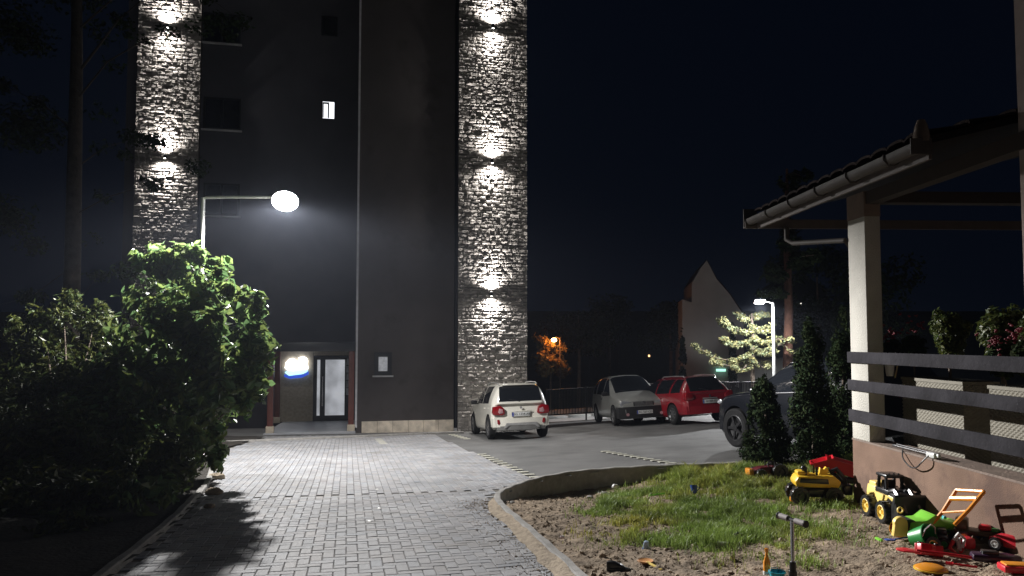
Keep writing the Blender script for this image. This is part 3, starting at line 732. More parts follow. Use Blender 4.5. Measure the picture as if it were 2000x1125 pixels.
# ------------------------------------------------------------------ street lamps
def spot(name, loc, aim, e, size, blend, col, soft, parent=None):
    L = bpy.data.lights.new(name, 'SPOT'); L.energy = e; L.spot_size = R(size); L.spot_blend = blend; L.color = col; L.shadow_soft_size = soft
    o = link(bpy.data.objects.new(name, L)); o.location = loc; d = Vector(aim)
    o.rotation_euler = d.to_track_quat('-Z', 'Y').to_euler(); o.parent = parent; return o
def luminaire(name, loc, energy, col, soft, curve, back, parent, axis=(0, -1, 0), b0=-.45, b1=.25):
    """point lamp with a street-light distribution: strength by cosine from straight down, weaker behind the head"""
    L = bpy.data.lights.new(name, 'POINT'); L.energy = energy; L.color = col; L.shadow_soft_size = soft; L.use_nodes = True
    nt = L.node_tree; N = nt.nodes; K = nt.links; em = N["Emission"]
    tc = N.new("ShaderNodeTexCoord")
    d1 = N.new("ShaderNodeVectorMath"); d1.operation = 'DOT_PRODUCT'; K.new(tc.outputs["Normal"], d1.inputs[0]); d1.inputs[1].default_value = (0, 0, -1)
    d2 = N.new("ShaderNodeVectorMath"); d2.operation = 'DOT_PRODUCT'; K.new(tc.outputs["Normal"], d2.inputs[0]); d2.inputs[1].default_value = axis
    mr = N.new("ShaderNodeMapRange"); mr.inputs[1].default_value = -1; mr.inputs[2].default_value = 1; K.new(d1.outputs["Value"], mr.inputs[0])
    fc = N.new("ShaderNodeFloatCurve"); cv = fc.mapping.curves[0]
    pts = [((c + 1) / 2, v) for c, v in curve]; cv.points[0].location = pts[0]; cv.points[1].location = pts[-1]
    for p in pts[1:-1]: cv.points.new(*p)
    for p in cv.points: p.handle_type = 'VECTOR'
    fc.mapping.update(); K.new(mr.outputs[0], fc.inputs["Value"])
    m2 = N.new("ShaderNodeMapRange"); m2.interpolation_type = 'SMOOTHSTEP'; m2.inputs[1].default_value = b0; m2.inputs[2].default_value = b1; m2.inputs[3].default_value = back; m2.inputs[4].default_value = 1; K.new(d2.outputs["Value"], m2.inputs[0])
    mu = N.new("ShaderNodeMath"); mu.operation = 'MULTIPLY'; K.new(fc.outputs[0], mu.inputs[0]); K.new(m2.outputs[0], mu.inputs[1]); K.new(mu.outputs[0], em.inputs["Strength"])
    o = link(bpy.data.objects.new(name, L)); o.location = loc; o.parent = parent; return o
BAT = [(-1, .01), (-.3, .01), (0, .025), (.09, .05), (.13, .15), (.17, .5), (.22, .85), (.29, 1), (.36, .95), (.42, .42), (.52, .30), (.65, .25), (.8, .23), (1, .20)]
LP = Vector(LAMP_P)
pb = at(397, 386, 15.9); gz = float(zr(pb.x, 15.9)) ; base = Vector((pb.x, 15.9, gz))
lamp = thing("street_lamp", "tall white street lamp with a horizontal arm shining over the driveway behind the lilac", "street lamp", base)
MB().cyl((0, 0, -.1), (0, 0, pb.z - gz), .055, .04, n=16).box((0, 0, .05), (.3, .3, .1), bev=.01).build("pole", M_white, lamp)
h = LP - base
MB().tube([(0, 0, pb.z - gz - .04), (.06, 0, pb.z - gz), (.5, 0, pb.z - gz + .01), (h.x - .15, 0, pb.z - gz + .01)], .03).build("arm", M_white, lamp)
hd = MB().lathe([(.0, .14), (.10, .13), (.18, .09), (.25, .03), (.255, .0), (.25, -.01), (.0, -.01)], Matrix.Diagonal((1.2, .92, 1, 1)), n=32).build("lamp_head", M_pole, lamp); hd.location = h; hd.rotation_euler = (R(-62), 0, 0)
pn = MB().lathe([(.0, -.055), (.10, -.05), (.19, -.032), (.235, -.012), (.235, -.011)], Matrix.Diagonal((1.2, .92, 1, 1)), n=32).build("light_panel", M_lampw, hd)
luminaire("lamp_beam", h + Vector((0, -.10, -.12)), 16000, (1, .975, .95), .12, BAT, .03, lamp, axis=(.08, -.28, -.955), b0=.11, b1=.56)

lb = at(1510, 592, 30.5); gz = float(zr(lb.x, 30.5)); base = Vector((lb.x, 30.5, gz))
l2 = thing("street_lamp", "distant white street lamp beside the pale conifer behind the red car", "street lamp", base)
MB().cyl((0, 0, -.1), (0, 0, lb.z - gz), .09, .055, n=14).build("pole", M_white, l2)
h2 = at(1484, 590, 30.4) - base
MB().tube([(0, 0, lb.z - gz - .02), (-.15, 0, lb.z - gz + .04), (h2.x + .1, h2.y, h2.z + .05)], .03).build("arm", M_white, l2)
hd = MB().box((0, 0, .05), (.45, .26, .07), bev=.02).build("lamp_head", M_pole, l2); hd.location = h2; hd.rotation_euler = (R(-40), 0, 0)
MB().box((0, 0, .01), (.36, .2, .02)).build("light_panel", M_lampw, hd)
luminaire("lamp_beam", h2 + Vector((0, -.10, -.12)), 4500, (.98, .99, 1), .1, [(-1, .02), (0, .08), (.15, .35), (.3, .9), (.6, .9), (1, .7)], .5, l2)

# ------------------------------------------------------------------ cars
def pchip(P, sub):
    """monotone cubic resample of control array P (n, ..., 3) along axis 0"""
    P = np.asarray(P, float); n = len(P); d = P[1:] - P[:-1]
    m = np.zeros_like(P)
    s = d[1:] * d[:-1]; m[1:-1] = np.where(s > 0, 2 * s / np.where(np.abs(d[1:] + d[:-1]) < 1e-9, 1, (d[1:] + d[:-1])), 0)
    m[0] = d[0]; m[-1] = d[-1]; out = []
    for i in range(n - 1):
        for k in range(sub):
            t = k / sub; h00 = 2 * t ** 3 - 3 * t * t + 1; h10 = t ** 3 - 2 * t * t + t; h01 = -2 * t ** 3 + 3 * t * t; h11 = t ** 3 - t * t
            out.append(h00 * P[i] + h10 * m[i] + h01 * P[i + 1] + h11 * m[i + 1])
    out.append(P[-1]); return np.array(out)
def car_body(root, st, windows, paint, r_w, axles, W2):
    """st: stations front->rear of (x_low, x_belt, x_top, w, zb, zmid, zbelt, w5, z5, w6, z6, z7)"""
    C = []
    for (xl, xb_, xt, w, zb, zm, zbt, w5, z5, w6, z6, z7) in st:
        C.append([(xl, 0, zb), (xl, w * .86, zb), (xl, w * .985, zb + (zm - zb) * .35), (xl, w, zm), (xb_, w * .955, zbt), (xt, w5, z5), (xt, w6, z6), (xt, 0, z7)])
    C = np.array(C); SU, SV = 4, 4
    g = pchip(C, SU); g = np.swapaxes(pchip(np.swapaxes(g, 0, 1), SV), 0, 1); nu, nv = g.shape[:2]
    bm = bmesh.new(); vs = {}
    for sgn in (1, -1):
        for i in range(nu):
            for j in range(nv):
                if sgn == -1 and (j == 0 or j == nv - 1): vs[sgn, i, j] = vs[1, i, j]; continue
                vs[sgn, i, j] = bm.verts.new((g[i, j, 0], g[i, j, 1] * sgn, g[i, j, 2]))
    for sgn in (1, -1):
        for i in range(nu - 1):
            for j in range(nv - 1):
                q = [vs[sgn, i, j], vs[sgn, i + 1, j], vs[sgn, i + 1, j + 1], vs[sgn, i, j + 1]]
                if sgn < 0: q = q[::-1]
                f = bm.faces.new(q); f.smooth = True
                ci, cj = i // SU, j // SV
                f.material_index = windows.get((ci, cj), 0)
    for i in (0, nu - 1):
        for j in range(nv - 1):
            a = [vs[1, i, j], vs[1, i, j + 1], vs[-1, i, j + 1], vs[-1, i, j]]
            a = list(dict.fromkeys(a))
            f = bm.faces.new(a)
    bmesh.ops.recalc_face_normals(bm, faces=bm.faces)
    me = bpy.data.meshes.new("body"); bm.to_mesh(me); bm.free()
    mats = [paint, M_cglass, M_black]
    for m in mats: me.materials.append(m)
    tmp = link(bpy.data.objects.new("tmp", me)); cut = []
    for ax in axles:
        for s_ in (1, -1):
            c = MB().cyl((ax, s_ * W2 * .52, r_w + .01), (ax, s_ * (W2 + .2), r_w + .01), r_w + .05, n=28, mi=2)
            o = c.build("cut", mats); cut.append(o)
            md = tmp.modifiers.new("b", 'BOOLEAN'); md.operation = 'DIFFERENCE'; md.object = o; md.solver = 'EXACT'
    bpy.context.view_layer.update(); dg = bpy.context.evaluated_depsgraph_get()
    nm = bpy.data.meshes.new_from_object(tmp.evaluated_get(dg))
    for o in cut + [tmp]: bpy.data.objects.remove(o)
    def extract(idx, name):
        b = bmesh.new(); b.from_mesh(nm)
        bmesh.ops.delete(b, geom=[f for f in b.faces if (f.material_index not in idx)], context='FACES')
        m2 = bpy.data.meshes.new(name); b.to_mesh(m2); b.free()
        for m in mats: m2.materials.append(m)
        m2.set_sharp_from_angle(angle=R(38))
        o = link(bpy.data.objects.new(name, m2)); o.parent = root; return o
    extract((0, 2), "body"); extract((1,), "windows")
def wheel(root, x, y, r, w, rim, spokes=5, steer=0):
    out = 1 if y > 0 else -1
    Mw = Matrix.Translation((x, y, r)) @ Matrix.Rotation(steer, 4, 'Z') @ Matrix.Rotation(R(-90) * out, 4, 'X')
    t = MB(); t.lathe([(r * .66, -w * .45), (r * .9, -w * .5), (r, -w * .36), (r, w * .36), (r * .9, w * .5), (r * .68, w * .46), (r * .64, w * .3)], Mw, n=32)
    wl = t.build("wheel", M_rub, root)
    m = MB(); m.lathe([(r * .66, w * .45), (r * .62, w * .46), (r * .60, w * .2), (r * .2, w * .05), (0, w * .05)], Mw, n=32, mi=1)
    m.lathe([(r * .17, w * .2), (r * .16, w * .42), (0, w * .44)], Mw, n=16)
    for k in range(spokes):
        a = 2 * math.pi * k / spokes
        m.box((0, 0, 0), (r * .52, r * .13, w * .12), rot=Mw @ Matrix.Rotation(a, 4, 'Z') @ Matrix.Translation((r * .36, 0, w * .34)))
    m.lathe([(r * .58, w * .32), (r * .66, w * .47), (r * .69, w * .45)], Mw, n=32)
    m.build("rim", [rim, M_black], wl); return wl
def text_mesh(txt, size, mat, parent, M, name="lettering", ext=.0015):
    cu = bpy.data.curves.new(name, 'FONT'); cu.body = txt; cu.size = size; cu.extrude = ext; cu.align_x = 'CENTER'; cu.align_y = 'CENTER'
    t = link(bpy.data.objects.new("t", cu)); bpy.context.view_layer.update()
    me = bpy.data.meshes.new_from_object(t.evaluated_get(bpy.context.evaluated_depsgraph_get())); bpy.data.objects.remove(t)
    me.transform(M); me.materials.clear(); me.materials.append(mat)
    o = link(bpy.data.objects.new(name, me)); o.parent = parent; return o
M_plate = pm("plate_white", (.72, .73, .72), .4, var=.03); M_pblue = pm("plate_blue", (.02, .05, .35), .4); M_ink = pm("plate_ink", (.02, .02, .02), .5)
def plate(root, x, z, back, txt, y=0, tilt=0):
    # back=True: on the tail, reads from behind
    s = -1 if back else 1
    base = Matrix.Translation((x, y, z)) @ Matrix.Rotation(R(-90) if back else R(90), 4, 'Z') @ Matrix.Rotation(R(90) + tilt, 4, 'X')
    p = MB(); p.box((0, 0, 0), (.54, .125, .012), rot=base, bev=.003)
    po = p.build("number_plate_holder", M_black, root)
    MB().box((0, 0, 0), (.52, .11, .012), rot=base @ Matrix.Translation((0, 0, .002)), bev=.002).build("number_plate", M_plate, po)
    MB().box((0, 0, 0), (.04, .108, .012), rot=base @ Matrix.Translation((-.238, 0, .0035))).build("plate_band", M_pblue, po)
    text_mesh(txt, .092, M_ink, po, base @ Matrix.Translation((.02, 0, .0095)))
def lens(root, name, poly, h, M, mats, bev=.012, inner=None):
    o = MB().prism(poly, h, M, bev=bev, smooth=True).build(name, mats, root)
    return o
def YZ(x, flip=1):   # local XY polygon -> (y,z) plane, extruded along +x*flip
    return Matrix(((0, 0, flip, x), (1, 0, 0, 0), (0, 1, 0, 0), (0, 0, 0, 1)))
M_red = pm("tail_lamp_red", (.26, .006, .012), .12, coat=1, var=.1, vs=30)
M_clear = pm("lamp_clear", (.5, .28, .30), .1, coat=1, var=.2, vs=30)
M_headl = pm("headlamp_lens", (.45, .47, .5), .08, coat=1, var=.25, vs=25, metal=.4)
M_silv = pm("silver_trim", (.5, .5, .5), .35, metal=.5)
def corners(x, y, r=.1, n=5):
    return [(x, y)]
def bumper_band(root, xr, w, z0, z1, depth, mat, name="bumper", proud=.02, front=1, bow=.06):
    P = []; n = 12
    for k in range(n + 1):
        t = -1 + 2 * k / n; P.append((xr + front * (proud - bow * abs(t) ** 2.5), w * t))
    P += [(xr - front * depth, w + .0), (xr - front * depth, w - .06)]
    Q = [(xr + front * (proud - bow * abs(-1 + 2 * k / n) ** 2.5) - front * .06, (w - .04) * (-1 + 2 * k / n)) for k in range(n, -1, -1)]
    P += Q + [(xr - front * depth, -w + .06), (xr - front * depth, -w)]
    return MB().prism(P, z1 - z0, Matrix.Translation((0, 0, z0)), bev=0).build(name, mat, root)
def place_car(name, label, front_w, rear_w, paint, group="cars parked in the lot"):
    """front_w / rear_w: world XY of midpoints of the axles"""
    pass

def car_root(label, midrear, fwd, name="parked_car"):
    fwd = Vector(fwd).normalized(); ang = math.atan2(fwd.y, fwd.x)
    t = thing(name, label, "car", (midrear.x, midrear.y, 0), ang, "cars parked in the lot")
    # sit on the slope
    f = Vector((fwd.x, fwd.y, 0)); l = Vector((-f.y, f.x, 0)); p = midrear
    def z(v): return float(zr(v.x, v.y))
    a = p; b = p + f * 2.5
    fx = (Vector((b.x, b.y, z(b))) - Vector((a.x, a.y, z(a)))).normalized()
    lx = (Vector((*(p + l * .75).xy, z(p + l * .75))) - Vector((*(p - l * .75).xy, z(p - l * .75)))).normalized()
    up = fx.cross(lx).normalized(); lx = up.cross(fx)
    Mx = Matrix((fx, lx, up)).transposed().to_4x4(); Mx.translation = Vector((p.x, p.y, z(p) + .004))
    t.matrix_world = Mx; t.location = Mx.translation; t.rotation_euler = Mx.to_euler()
    return t

WIN = lambda cells: {c: 1 for c in cells}
# ---- white small crossover, seen from behind
PW_ = pm("white_car_paint", (.80, .78, .70), .28, var=.03, coat=.8)
rl, rr_ = G(958, 857), G(1061, 853)
mid = Vector(((rl.x + rr_.x) / 2 + .0, (rl.y + rr_.y) / 2 + .05, 0))
c1 = car_root("white small crossover hatchback parked by the right stone pillar, seen from behind", mid, (-sa - .01, ca))
# local: rear axle x=0, front axle x=2.43; rear end x=-.62, front 3.05
w = .83
st1 = [(3.05, 3.0, 2.98, .62, .32, .5, .72, .52, .78, .35, .80, .82), (2.95, 2.92, 2.85, .76, .22, .55, .84, .62, .92, .4, .95, .97), (2.5, 2.5, 2.5, .82, .2, .6, .93, .68, 1.0, .42, 1.03, 1.05),
       (2.0, 1.95, 2.0, w, .2, .62, .97, .70, 1.05, .42, 1.07, 1.09), (1.7, 1.78, 1.25, w, .2, .62, .98, .60, 1.47, .44, 1.535, 1.56), (.95, .98, .9, w, .2, .62, .99, .60, 1.49, .44, 1.555, 1.58),
       (.9, .93, .85, w, .2, .62, .99, .60, 1.49, .44, 1.555, 1.58), (.0, .05, .02, w, .2, .62, 1.01, .59, 1.49, .44, 1.555, 1.575), (-.2, -.15, -.12, w, .24, .62, 1.02, .585, 1.48, .44, 1.54, 1.565), (-.40, -.36, -.42, w, .28, .64, 1.02, .575, 1.46, .45, 1.50, 1.525), (-.52, -.46, -.60, .80, .32, .64, 1.02, .62, 1.06, .45, 1.06, 1.06),
       (-.60, -.53, -.62, .76, .34, .64, .96, .60, 1.0, .45, 1.0, 1.0)]
win1 = WIN([(3, 5), (3, 6), (4, 4), (6, 4), (9, 5), (9, 6)])
car_body(c1, st1, win1, PW_, .33, (0, 2.43), .83)
RIM = pm("alloy_rim", (.35, .35, .36), .3, metal=.8); RIMD = pm("dark_rim", (.03, .03, .033), .35, metal=.5)
for x in (0, 2.43):
    for y in (.76, -.76): wheel(c1, x, y, .33, .2, RIM)
bumper_band(c1, -.60, .815, .36, .60, .42, PW_, "rear_bumper", .07, -1, .10)
bumper_band(c1, -.60, .70, .27, .385, .2, pm("grey_bumper_lip", (.16, .16, .155), .6), "bumper_lip", .085, -1, .09)
lens(c1, "bumper_scuff_plate", [(-.36, .40), (-.45, .33), (-.52, .33), (-.44, .47), (.44, .47), (.52, .33), (.45, .33), (.36, .40)], .012, YZ(-.675, -1), M_silv, bev=.003)
for s_ in (1, -1):
    P = [(.46, .72), (.49, .88), (.60, .96), (.80, .93), (.825, .76), (.80, .70), (.55, .68)]
    lo = lens(c1, "tail_lamp", [(a * s_, b) for a, b in P][::s_], .16, YZ(-.50, -1), M_red, bev=.02)
    lens(lo, "clear_lens", [(a * s_, b) for a, b in ([(.52, .75), (.53, .85), (.63, .88), (.67, .78), (.63, .73)])][::s_], .02, YZ(-.648, -1), M_clear, bev=.006)
    lens(c1, "rear_reflector", [(a * s_, b) for a, b in [(.60, .46), (.63, .57), (.69, .57), (.69, .46), (.65, .42)]][::s_], .02, YZ(-.61, -1), M_red, bev=.004)
    MB().tube([(1.1, .57 * s_, 1.53), (1.0, .57 * s_, 1.585), (.4, .57 * s_, 1.60), (-.2, .56 * s_, 1.58), (-.32, .56 * s_, 1.53)], .016).build("roof_rail", M_silv, c1)
    MB().box((1.62, .93 * s_, 1.02), (.11, .2, .13), bev=.04).box((1.64, .83 * s_, .98), (.05, .12, .04)).build("wing_mirror", M_black, c1)
    MB().box((.62, .825 * s_, .86), (.16, .03, .03), bev=.01).box((-.0, .825 * s_, .88), (.05, .02, .02)).build("door_handle", PW_, c1)
plate(c1, -.632, .70, True, "BG 1234-AB")
MB().cyl((-.615, 0, .885), (-.63, 0, .885), .036, n=16).build("emblem", M_silv, c1)
MB().box((-.625, 0, .785), (.02, .62, .035), bev=.008).build("tailgate_trim", PW_, c1)
MB().tube([(-.62, 0.02, 1.05), (-.60, .10, 1.08), (-.58, .33, 1.12)], .009).build("rear_wiper", M_black, c1)
MB().box((-.44, 0, 1.525), (.16, .98, .03), bev=.012).build("roof_spoiler", PW_, c1)
MB().box((-.622, .66, .67), (.006, .10, .018)).build("badge", M_silv, c1)

# ---- silver compact MPV, nose towards the viewer
PS = pm("silver_car_paint", (.34, .345, .33), .3, metal=.35, var=.05, coat=.6)
fwr = G(1206, 831); fd = Vector((.11, -1, 0)).normalized(); ld = Vector((-fd.y, fd.x, 0))   # ld = car's left
fr_mid = Vector((fwr.x, fwr.y, 0)) + ld * .72; mid = fr_mid - fd * 2.55
c2 = car_root("silver grey compact car facing the camera, between the fence and the red estate", mid, fd)
w = .84
st2 = [(3.30, 3.28, 3.24, .60, .30, .5, .66, .48, .74, .33, .76, .77), (3.22, 3.18, 3.10, .76, .22, .55, .78, .58, .84, .4, .87, .89), (2.7, 2.7, 2.7, .82, .2, .6, .90, .62, .97, .4, 1.0, 1.02),
       (2.25, 2.22, 2.38, w, .2, .62, .96, .66, 1.04, .4, 1.07, 1.08), (2.0, 2.1, 1.40, w, .2, .62, .97, .58, 1.50, .42, 1.57, 1.60), (1.2, 1.2, 1.15, w, .2, .62, .98, .58, 1.53, .42, 1.60, 1.63),
       (1.15, 1.15, 1.1, w, .2, .62, .98, .58, 1.53, .42, 1.60, 1.63), (.15, .2, .15, w, .2, .62, 1.0, .57, 1.52, .42, 1.59, 1.62), (-.0, .05, .0, w, .24, .62, 1.0, .57, 1.52, .42, 1.58, 1.61), (-.45, -.42, -.35, w, .28, .64, 1.0, .55, 1.48, .42, 1.53, 1.55), (-.65, -.6, -.62, .80, .32, .64, 1.0, .58, 1.04, .42, 1.04, 1.04), (-.72, -.68, -.68, .74, .34, .64, .94, .56, .98, .42, .98, .98)]
car_body(c2, st2, WIN([(3, 5), (3, 6), (4, 4), (6, 4), (8, 4), (9, 5), (9, 6)]), PS, .31, (0, 2.55), .84)
for x in (0, 2.55):
    for y in (.76, -.76): wheel(c2, x, y, .31, .2, RIM, 7)
bumper_band(c2, 3.27, .815, .24, .60, .40, M_black, "front_bumper", .085, 1, .12)
for s_ in (1, -1):
    lens(c2, "headlamp", [(a * s_, b) for a, b in [(.36, .62), (.38, .74), (.66, .80), (.76, .72), (.74, .60), (.50, .585)]][::s_], .17, YZ(3.08, 1), M_headl, bev=.02)
    MB().box((2.0, .95 * s_, 1.03), (.11, .2, .14), bev=.04).box((2.02, .84 * s_, .99), (.05, .12, .04)).build("wing_mirror", M_black, c2)
    MB().box((.95, .83 * s_, .84), (.16, .03, .03), bev=.01).build("door_handle", M_black, c2)
    MB().cyl((3.24, .55 * s_, .36), (3.345, .55 * s_, .36), .05, n=14).build("fog_lamp", M_clear, c2)
gr = MB(); gr.box((3.275, 0, .68), (.04, .66, .13), bev=.01)
for k2 in range(4): gr.box((3.30, 0, .635 + k2 * .03), (.012, .6, .009), mi=1)
gr.build("grille", [M_black, M_silv], c2)
MB().cyl((3.30, 0, .72), (3.32, 0, .72), .05, n=16).build("emblem", M_chr, c2)
plate(c2, 3.362, .42, False, "BG 567-CD")
MB().tube([(2.42, .5, 1.05), (2.3, .1, 1.12)], .01).tube([(2.42, -.1, 1.05), (2.3, -.5, 1.12)], .01).build("wiper", M_black, c2)
MB().box((1.62, -.36, 1.435), (.015, .12, .10), rot=Matrix.Rotation(R(-61), 4, 'Y')).build("windscreen_sticker", pm("sticker", (.5, .65, .55), .5), c2)

# ---- red estate, tail towards the viewer
PR = pm("red_car_paint", (.25, .007, .015), .25, var=.04, coat=.9)
rwl = G(1322, 829); fd = Vector((-.30, 1, 0)).normalized(); rd = Vector((fd.y, -fd.x, 0))
mid = Vector((rwl.x, rwl.y, 0)) + rd * .72
c3 = car_root("red estate car with silver roof rails parked next to the silver car, seen from behind", mid, fd)
w = .85
st3 = [(3.40, 3.38, 3.34, .62, .30, .5, .66, .50, .72, .35, .74, .75), (3.3, 3.25, 3.18, .78, .22, .55, .80, .60, .86, .4, .89, .91), (2.8, 2.8, 2.8, .83, .2, .58, .88, .66, .93, .4, .96, .98),
       (2.25, 2.2, 2.25, w, .2, .6, .93, .68, .99, .4, 1.02, 1.03), (2.0, 2.05, 1.45, w, .2, .6, .93, .58, 1.34, .42, 1.40, 1.42), (1.1, 1.1, 1.05, w, .2, .6, .94, .58, 1.38, .42, 1.45, 1.47),
       (1.05, 1.05, 1.0, w, .2, .6, .94, .58, 1.38, .42, 1.45, 1.47), (.1, .2, .1, w, .2, .6, .96, .57, 1.38, .42, 1.44, 1.46), (.0, .1, .0, w, .24, .6, .96, .57, 1.38, .42, 1.44, 1.46), (-.55, -.50, -.42, w, .28, .62, .98, .55, 1.36, .42, 1.42, 1.44), (-.78, -.72, -.76, .80, .32, .62, .98, .60, 1.0, .42, 1.0, 1.0), (-.86, -.8, -.82, .75, .34, .62, .92, .56, .95, .42, .95, .95)]
car_body(c3, st3, WIN([(3, 5), (3, 6), (4, 4), (6, 4), (8, 4), (9, 5), (9, 6)]), PR, .31, (0, 2.58), .85)
for x in (0, 2.58):
    for y in (.77, -.77): wheel(c3, x, y, .31, .2, RIM, 8)
bumper_band(c3, -.86, .81, .32, .56, .35, PR, "rear_bumper", .07, -1, .10)
for s_ in (1, -1):
    lens(c3, "tail_lamp", [(a * s_, b) for a, b in [(.52, .80), (.55, .90), (.68, .98), (.80, .98), (.84, .78), (.78, .72), (.6, .74)]][::s_], .14, YZ(-.72, -1), M_red, bev=.02)
    MB().tube([(1.0, .56 * s_, 1.42), (.9, .56 * s_, 1.475), (.3, .555 * s_, 1.485), (-.3, .55 * s_, 1.47), (-.42, .55 * s_, 1.42)], .016).build("roof_rail", M_silv, c3)
    MB().box((1.95, .96 * s_, .98), (.11, .2, .13), bev=.04).box((1.97, .85 * s_, .94), (.05, .12, .04)).build("wing_mirror", PR, c3)
    MB().box((.75, .845 * s_, .80), (.16, .03, .03), bev=.01).box((1.75, .845 * s_, .79), (.16, .03, .03), bev=.01).build("door_handle", PR, c3)
plate(c3, -.88, .68, True, "NI 089-EF")
MB().cyl((-.855, 0, .84), (-.875, 0, .84), .045, n=4).build("emblem", M_chr, c3)
MB().box((-.865, 0, .775), (.02, .5, .03), bev=.008).build("tailgate_trim", M_silv, c3)
MB().tube([(-.80, .0, 1.02), (-.76, .30, 1.08)], .009).build("rear_wiper", M_black, c3)

# ---- dark SUV half hidden behind the arborvitae
PD = pm("dark_blue_car_paint", (.006, .007, .010), .22, var=.05, coat=.3, spec=.25)
fwl = G(1449, 875); fd = Vector((-.36, .93, 0)).normalized(); rd = Vector((fd.y, -fd.x, 0))
mid = Vector((fwl.x, fwl.y, 0)) + rd * .78 - fd * 2.65
c4 = car_root("dark SUV half hidden behind the arborvitae at the right edge of the lot", mid, fd)
w = .92
st4 = [(3.36, 3.33, 3.30, .66, .34, .6, .82, .55, .88, .38, .90, .91), (3.26, 3.22, 3.18, .83, .26, .64, .94, .66, 1.0, .42, 1.02, 1.04), (2.9, 2.9, 2.9, .9, .24, .66, 1.0, .74, 1.06, .45, 1.09, 1.11),
       (2.2, 2.15, 2.2, w, .24, .68, 1.04, .76, 1.12, .45, 1.15, 1.17), (1.9, 1.95, 1.3, w, .24, .68, 1.05, .66, 1.58, .48, 1.65, 1.67), (1.0, 1.0, .95, w, .24, .68, 1.06, .66, 1.62, .48, 1.68, 1.70),
       (.95, .95, .9, w, .24, .68, 1.06, .66, 1.62, .48, 1.68, 1.70), (.05, .1, .1, w, .24, .68, 1.08, .65, 1.61, .48, 1.67, 1.69), (-.1, -.05, -.05, w, .28, .68, 1.08, .64, 1.6, .48, 1.66, 1.68), (-.7, -.66, -.55, w, .32, .7, 1.10, .62, 1.56, .48, 1.6, 1.62), (-.88, -.82, -.85, .86, .36, .7, 1.1, .68, 1.12, .48, 1.12, 1.12), (-.94, -.9, -.9, .8, .38, .7, 1.02, .64, 1.06, .48, 1.06, 1.06)]
car_body(c4, st4, WIN([(3, 5), (3, 6), (4, 4), (6, 4), (9, 5), (9, 6)]), PD, .39, (0, 2.65), .92)
for x in (0, 2.65):
    for y in (.83, -.83): wheel(c4, x, y, .39, .23, RIMD, 5)
bumper_band(c4, 3.27, .87, .34, .60, .4, PD, "front_bumper", .09, 1, .14)
for s_ in (1, -1):
    lens(c4, "headlamp", [(a * s_, b) for a, b in [(.50, .82), (.52, .90), (.80, .97), (.86, .90), (.70, .80)]][::s_], .16, YZ(3.12, 1), M_headl, bev=.015)
    MB().box((1.85, 1.02 * s_, 1.12), (.13, .22, .15), bev=.05).box((1.87, .92 * s_, 1.07), (.05, .14, .04)).build("wing_mirror", PD, c4)
    MB().box((.75, .915 * s_, .92), (.18, .03, .03), bev=.01).box((1.65, .915 * s_, .92), (.18, .03, .03), bev=.01).build("door_handle", M_chr, c4)
    MB().tube([(1.95, .88 * s_, 1.075), (.9, .89 * s_, 1.085), (-.2, .89 * s_, 1.10)], .012).build("window_trim", M_chr, c4)

# ------------------------------------------------------------------ fence at the back of the lot, conifer, far things
fA = G(1066, 822); fA = Vector((fA.x, 29.0, 0)); fB = Vector((13.6, 29.6, 0))
ft = thing("lot_fence", "dark metal railing fence behind the parked cars at the back of the lot", "fence", (0, 0, 0))
nP = 9; dF = fB - fA
for k2 in range(nP):
    p = fA + dF * (k2 / (nP - 1)); z = float(zr(p.x, p.y))
    MB().bx((p.x - .03, p.y - .03, z - .1), (p.x + .03, p.y + .03, z + 1.28)).build("post", M_dark, ft)
for k2 in range(nP - 1):
    a = fA + dF * (k2 / (nP - 1)); b = fA + dF * ((k2 + 1) / (nP - 1)); za = float(zr(a.x, a.y)); zb_ = float(zr(b.x, b.y)); mb = MB()
    nb = 26
    for q in range(1, nb):
        t_ = q / nb; p = a.lerp(b, t_); z = za + (zb_ - za) * t_
        mb.bx((p.x - .019, p.y - .01, z + .24), (p.x + .019, p.y + .01, z + 1.2))
    for hz, hh in ((.24, .05), (1.2, .05)):
        P = [a, b]; mb.quad([(a.x, a.y - .025, za + hz), (b.x, b.y - .025, zb_ + hz), (b.x, b.y - .025, zb_ + hz + hh), (a.x, a.y - .025, za + hz + hh)])
        mb.quad([(a.x, a.y - .025, za + hz + hh), (b.x, b.y - .025, zb_ + hz + hh), (b.x, b.y + .025, zb_ + hz + hh), (a.x, a.y + .025, za + hz + hh)], mi=0 if hz < 1 else 1)  # upper rail's top face coloured pale for the lamplight falling on it
        mb.quad([(a.x, a.y + .025, za + hz + hh), (b.x, b.y + .025, zb_ + hz + hh), (b.x, b.y + .025, zb_ + hz), (a.x, a.y + .025, za + hz)])
    mb.build("rail_panel", [M_dark, M_pole], ft)
# kerb on the side street
kk = MB()
for k2 in range(14):
    p = Vector((fA.x - .5 + k2 * 1.0, 31.6, 0)); z = float(zr(p.x, p.y)); kk.box((p.x, p.y, z + .03), (.985, .12, .14), bev=.01)
tag(kk.build("street_kerb", M_white), "white painted kerb of the lit street behind the fence", "kerb")

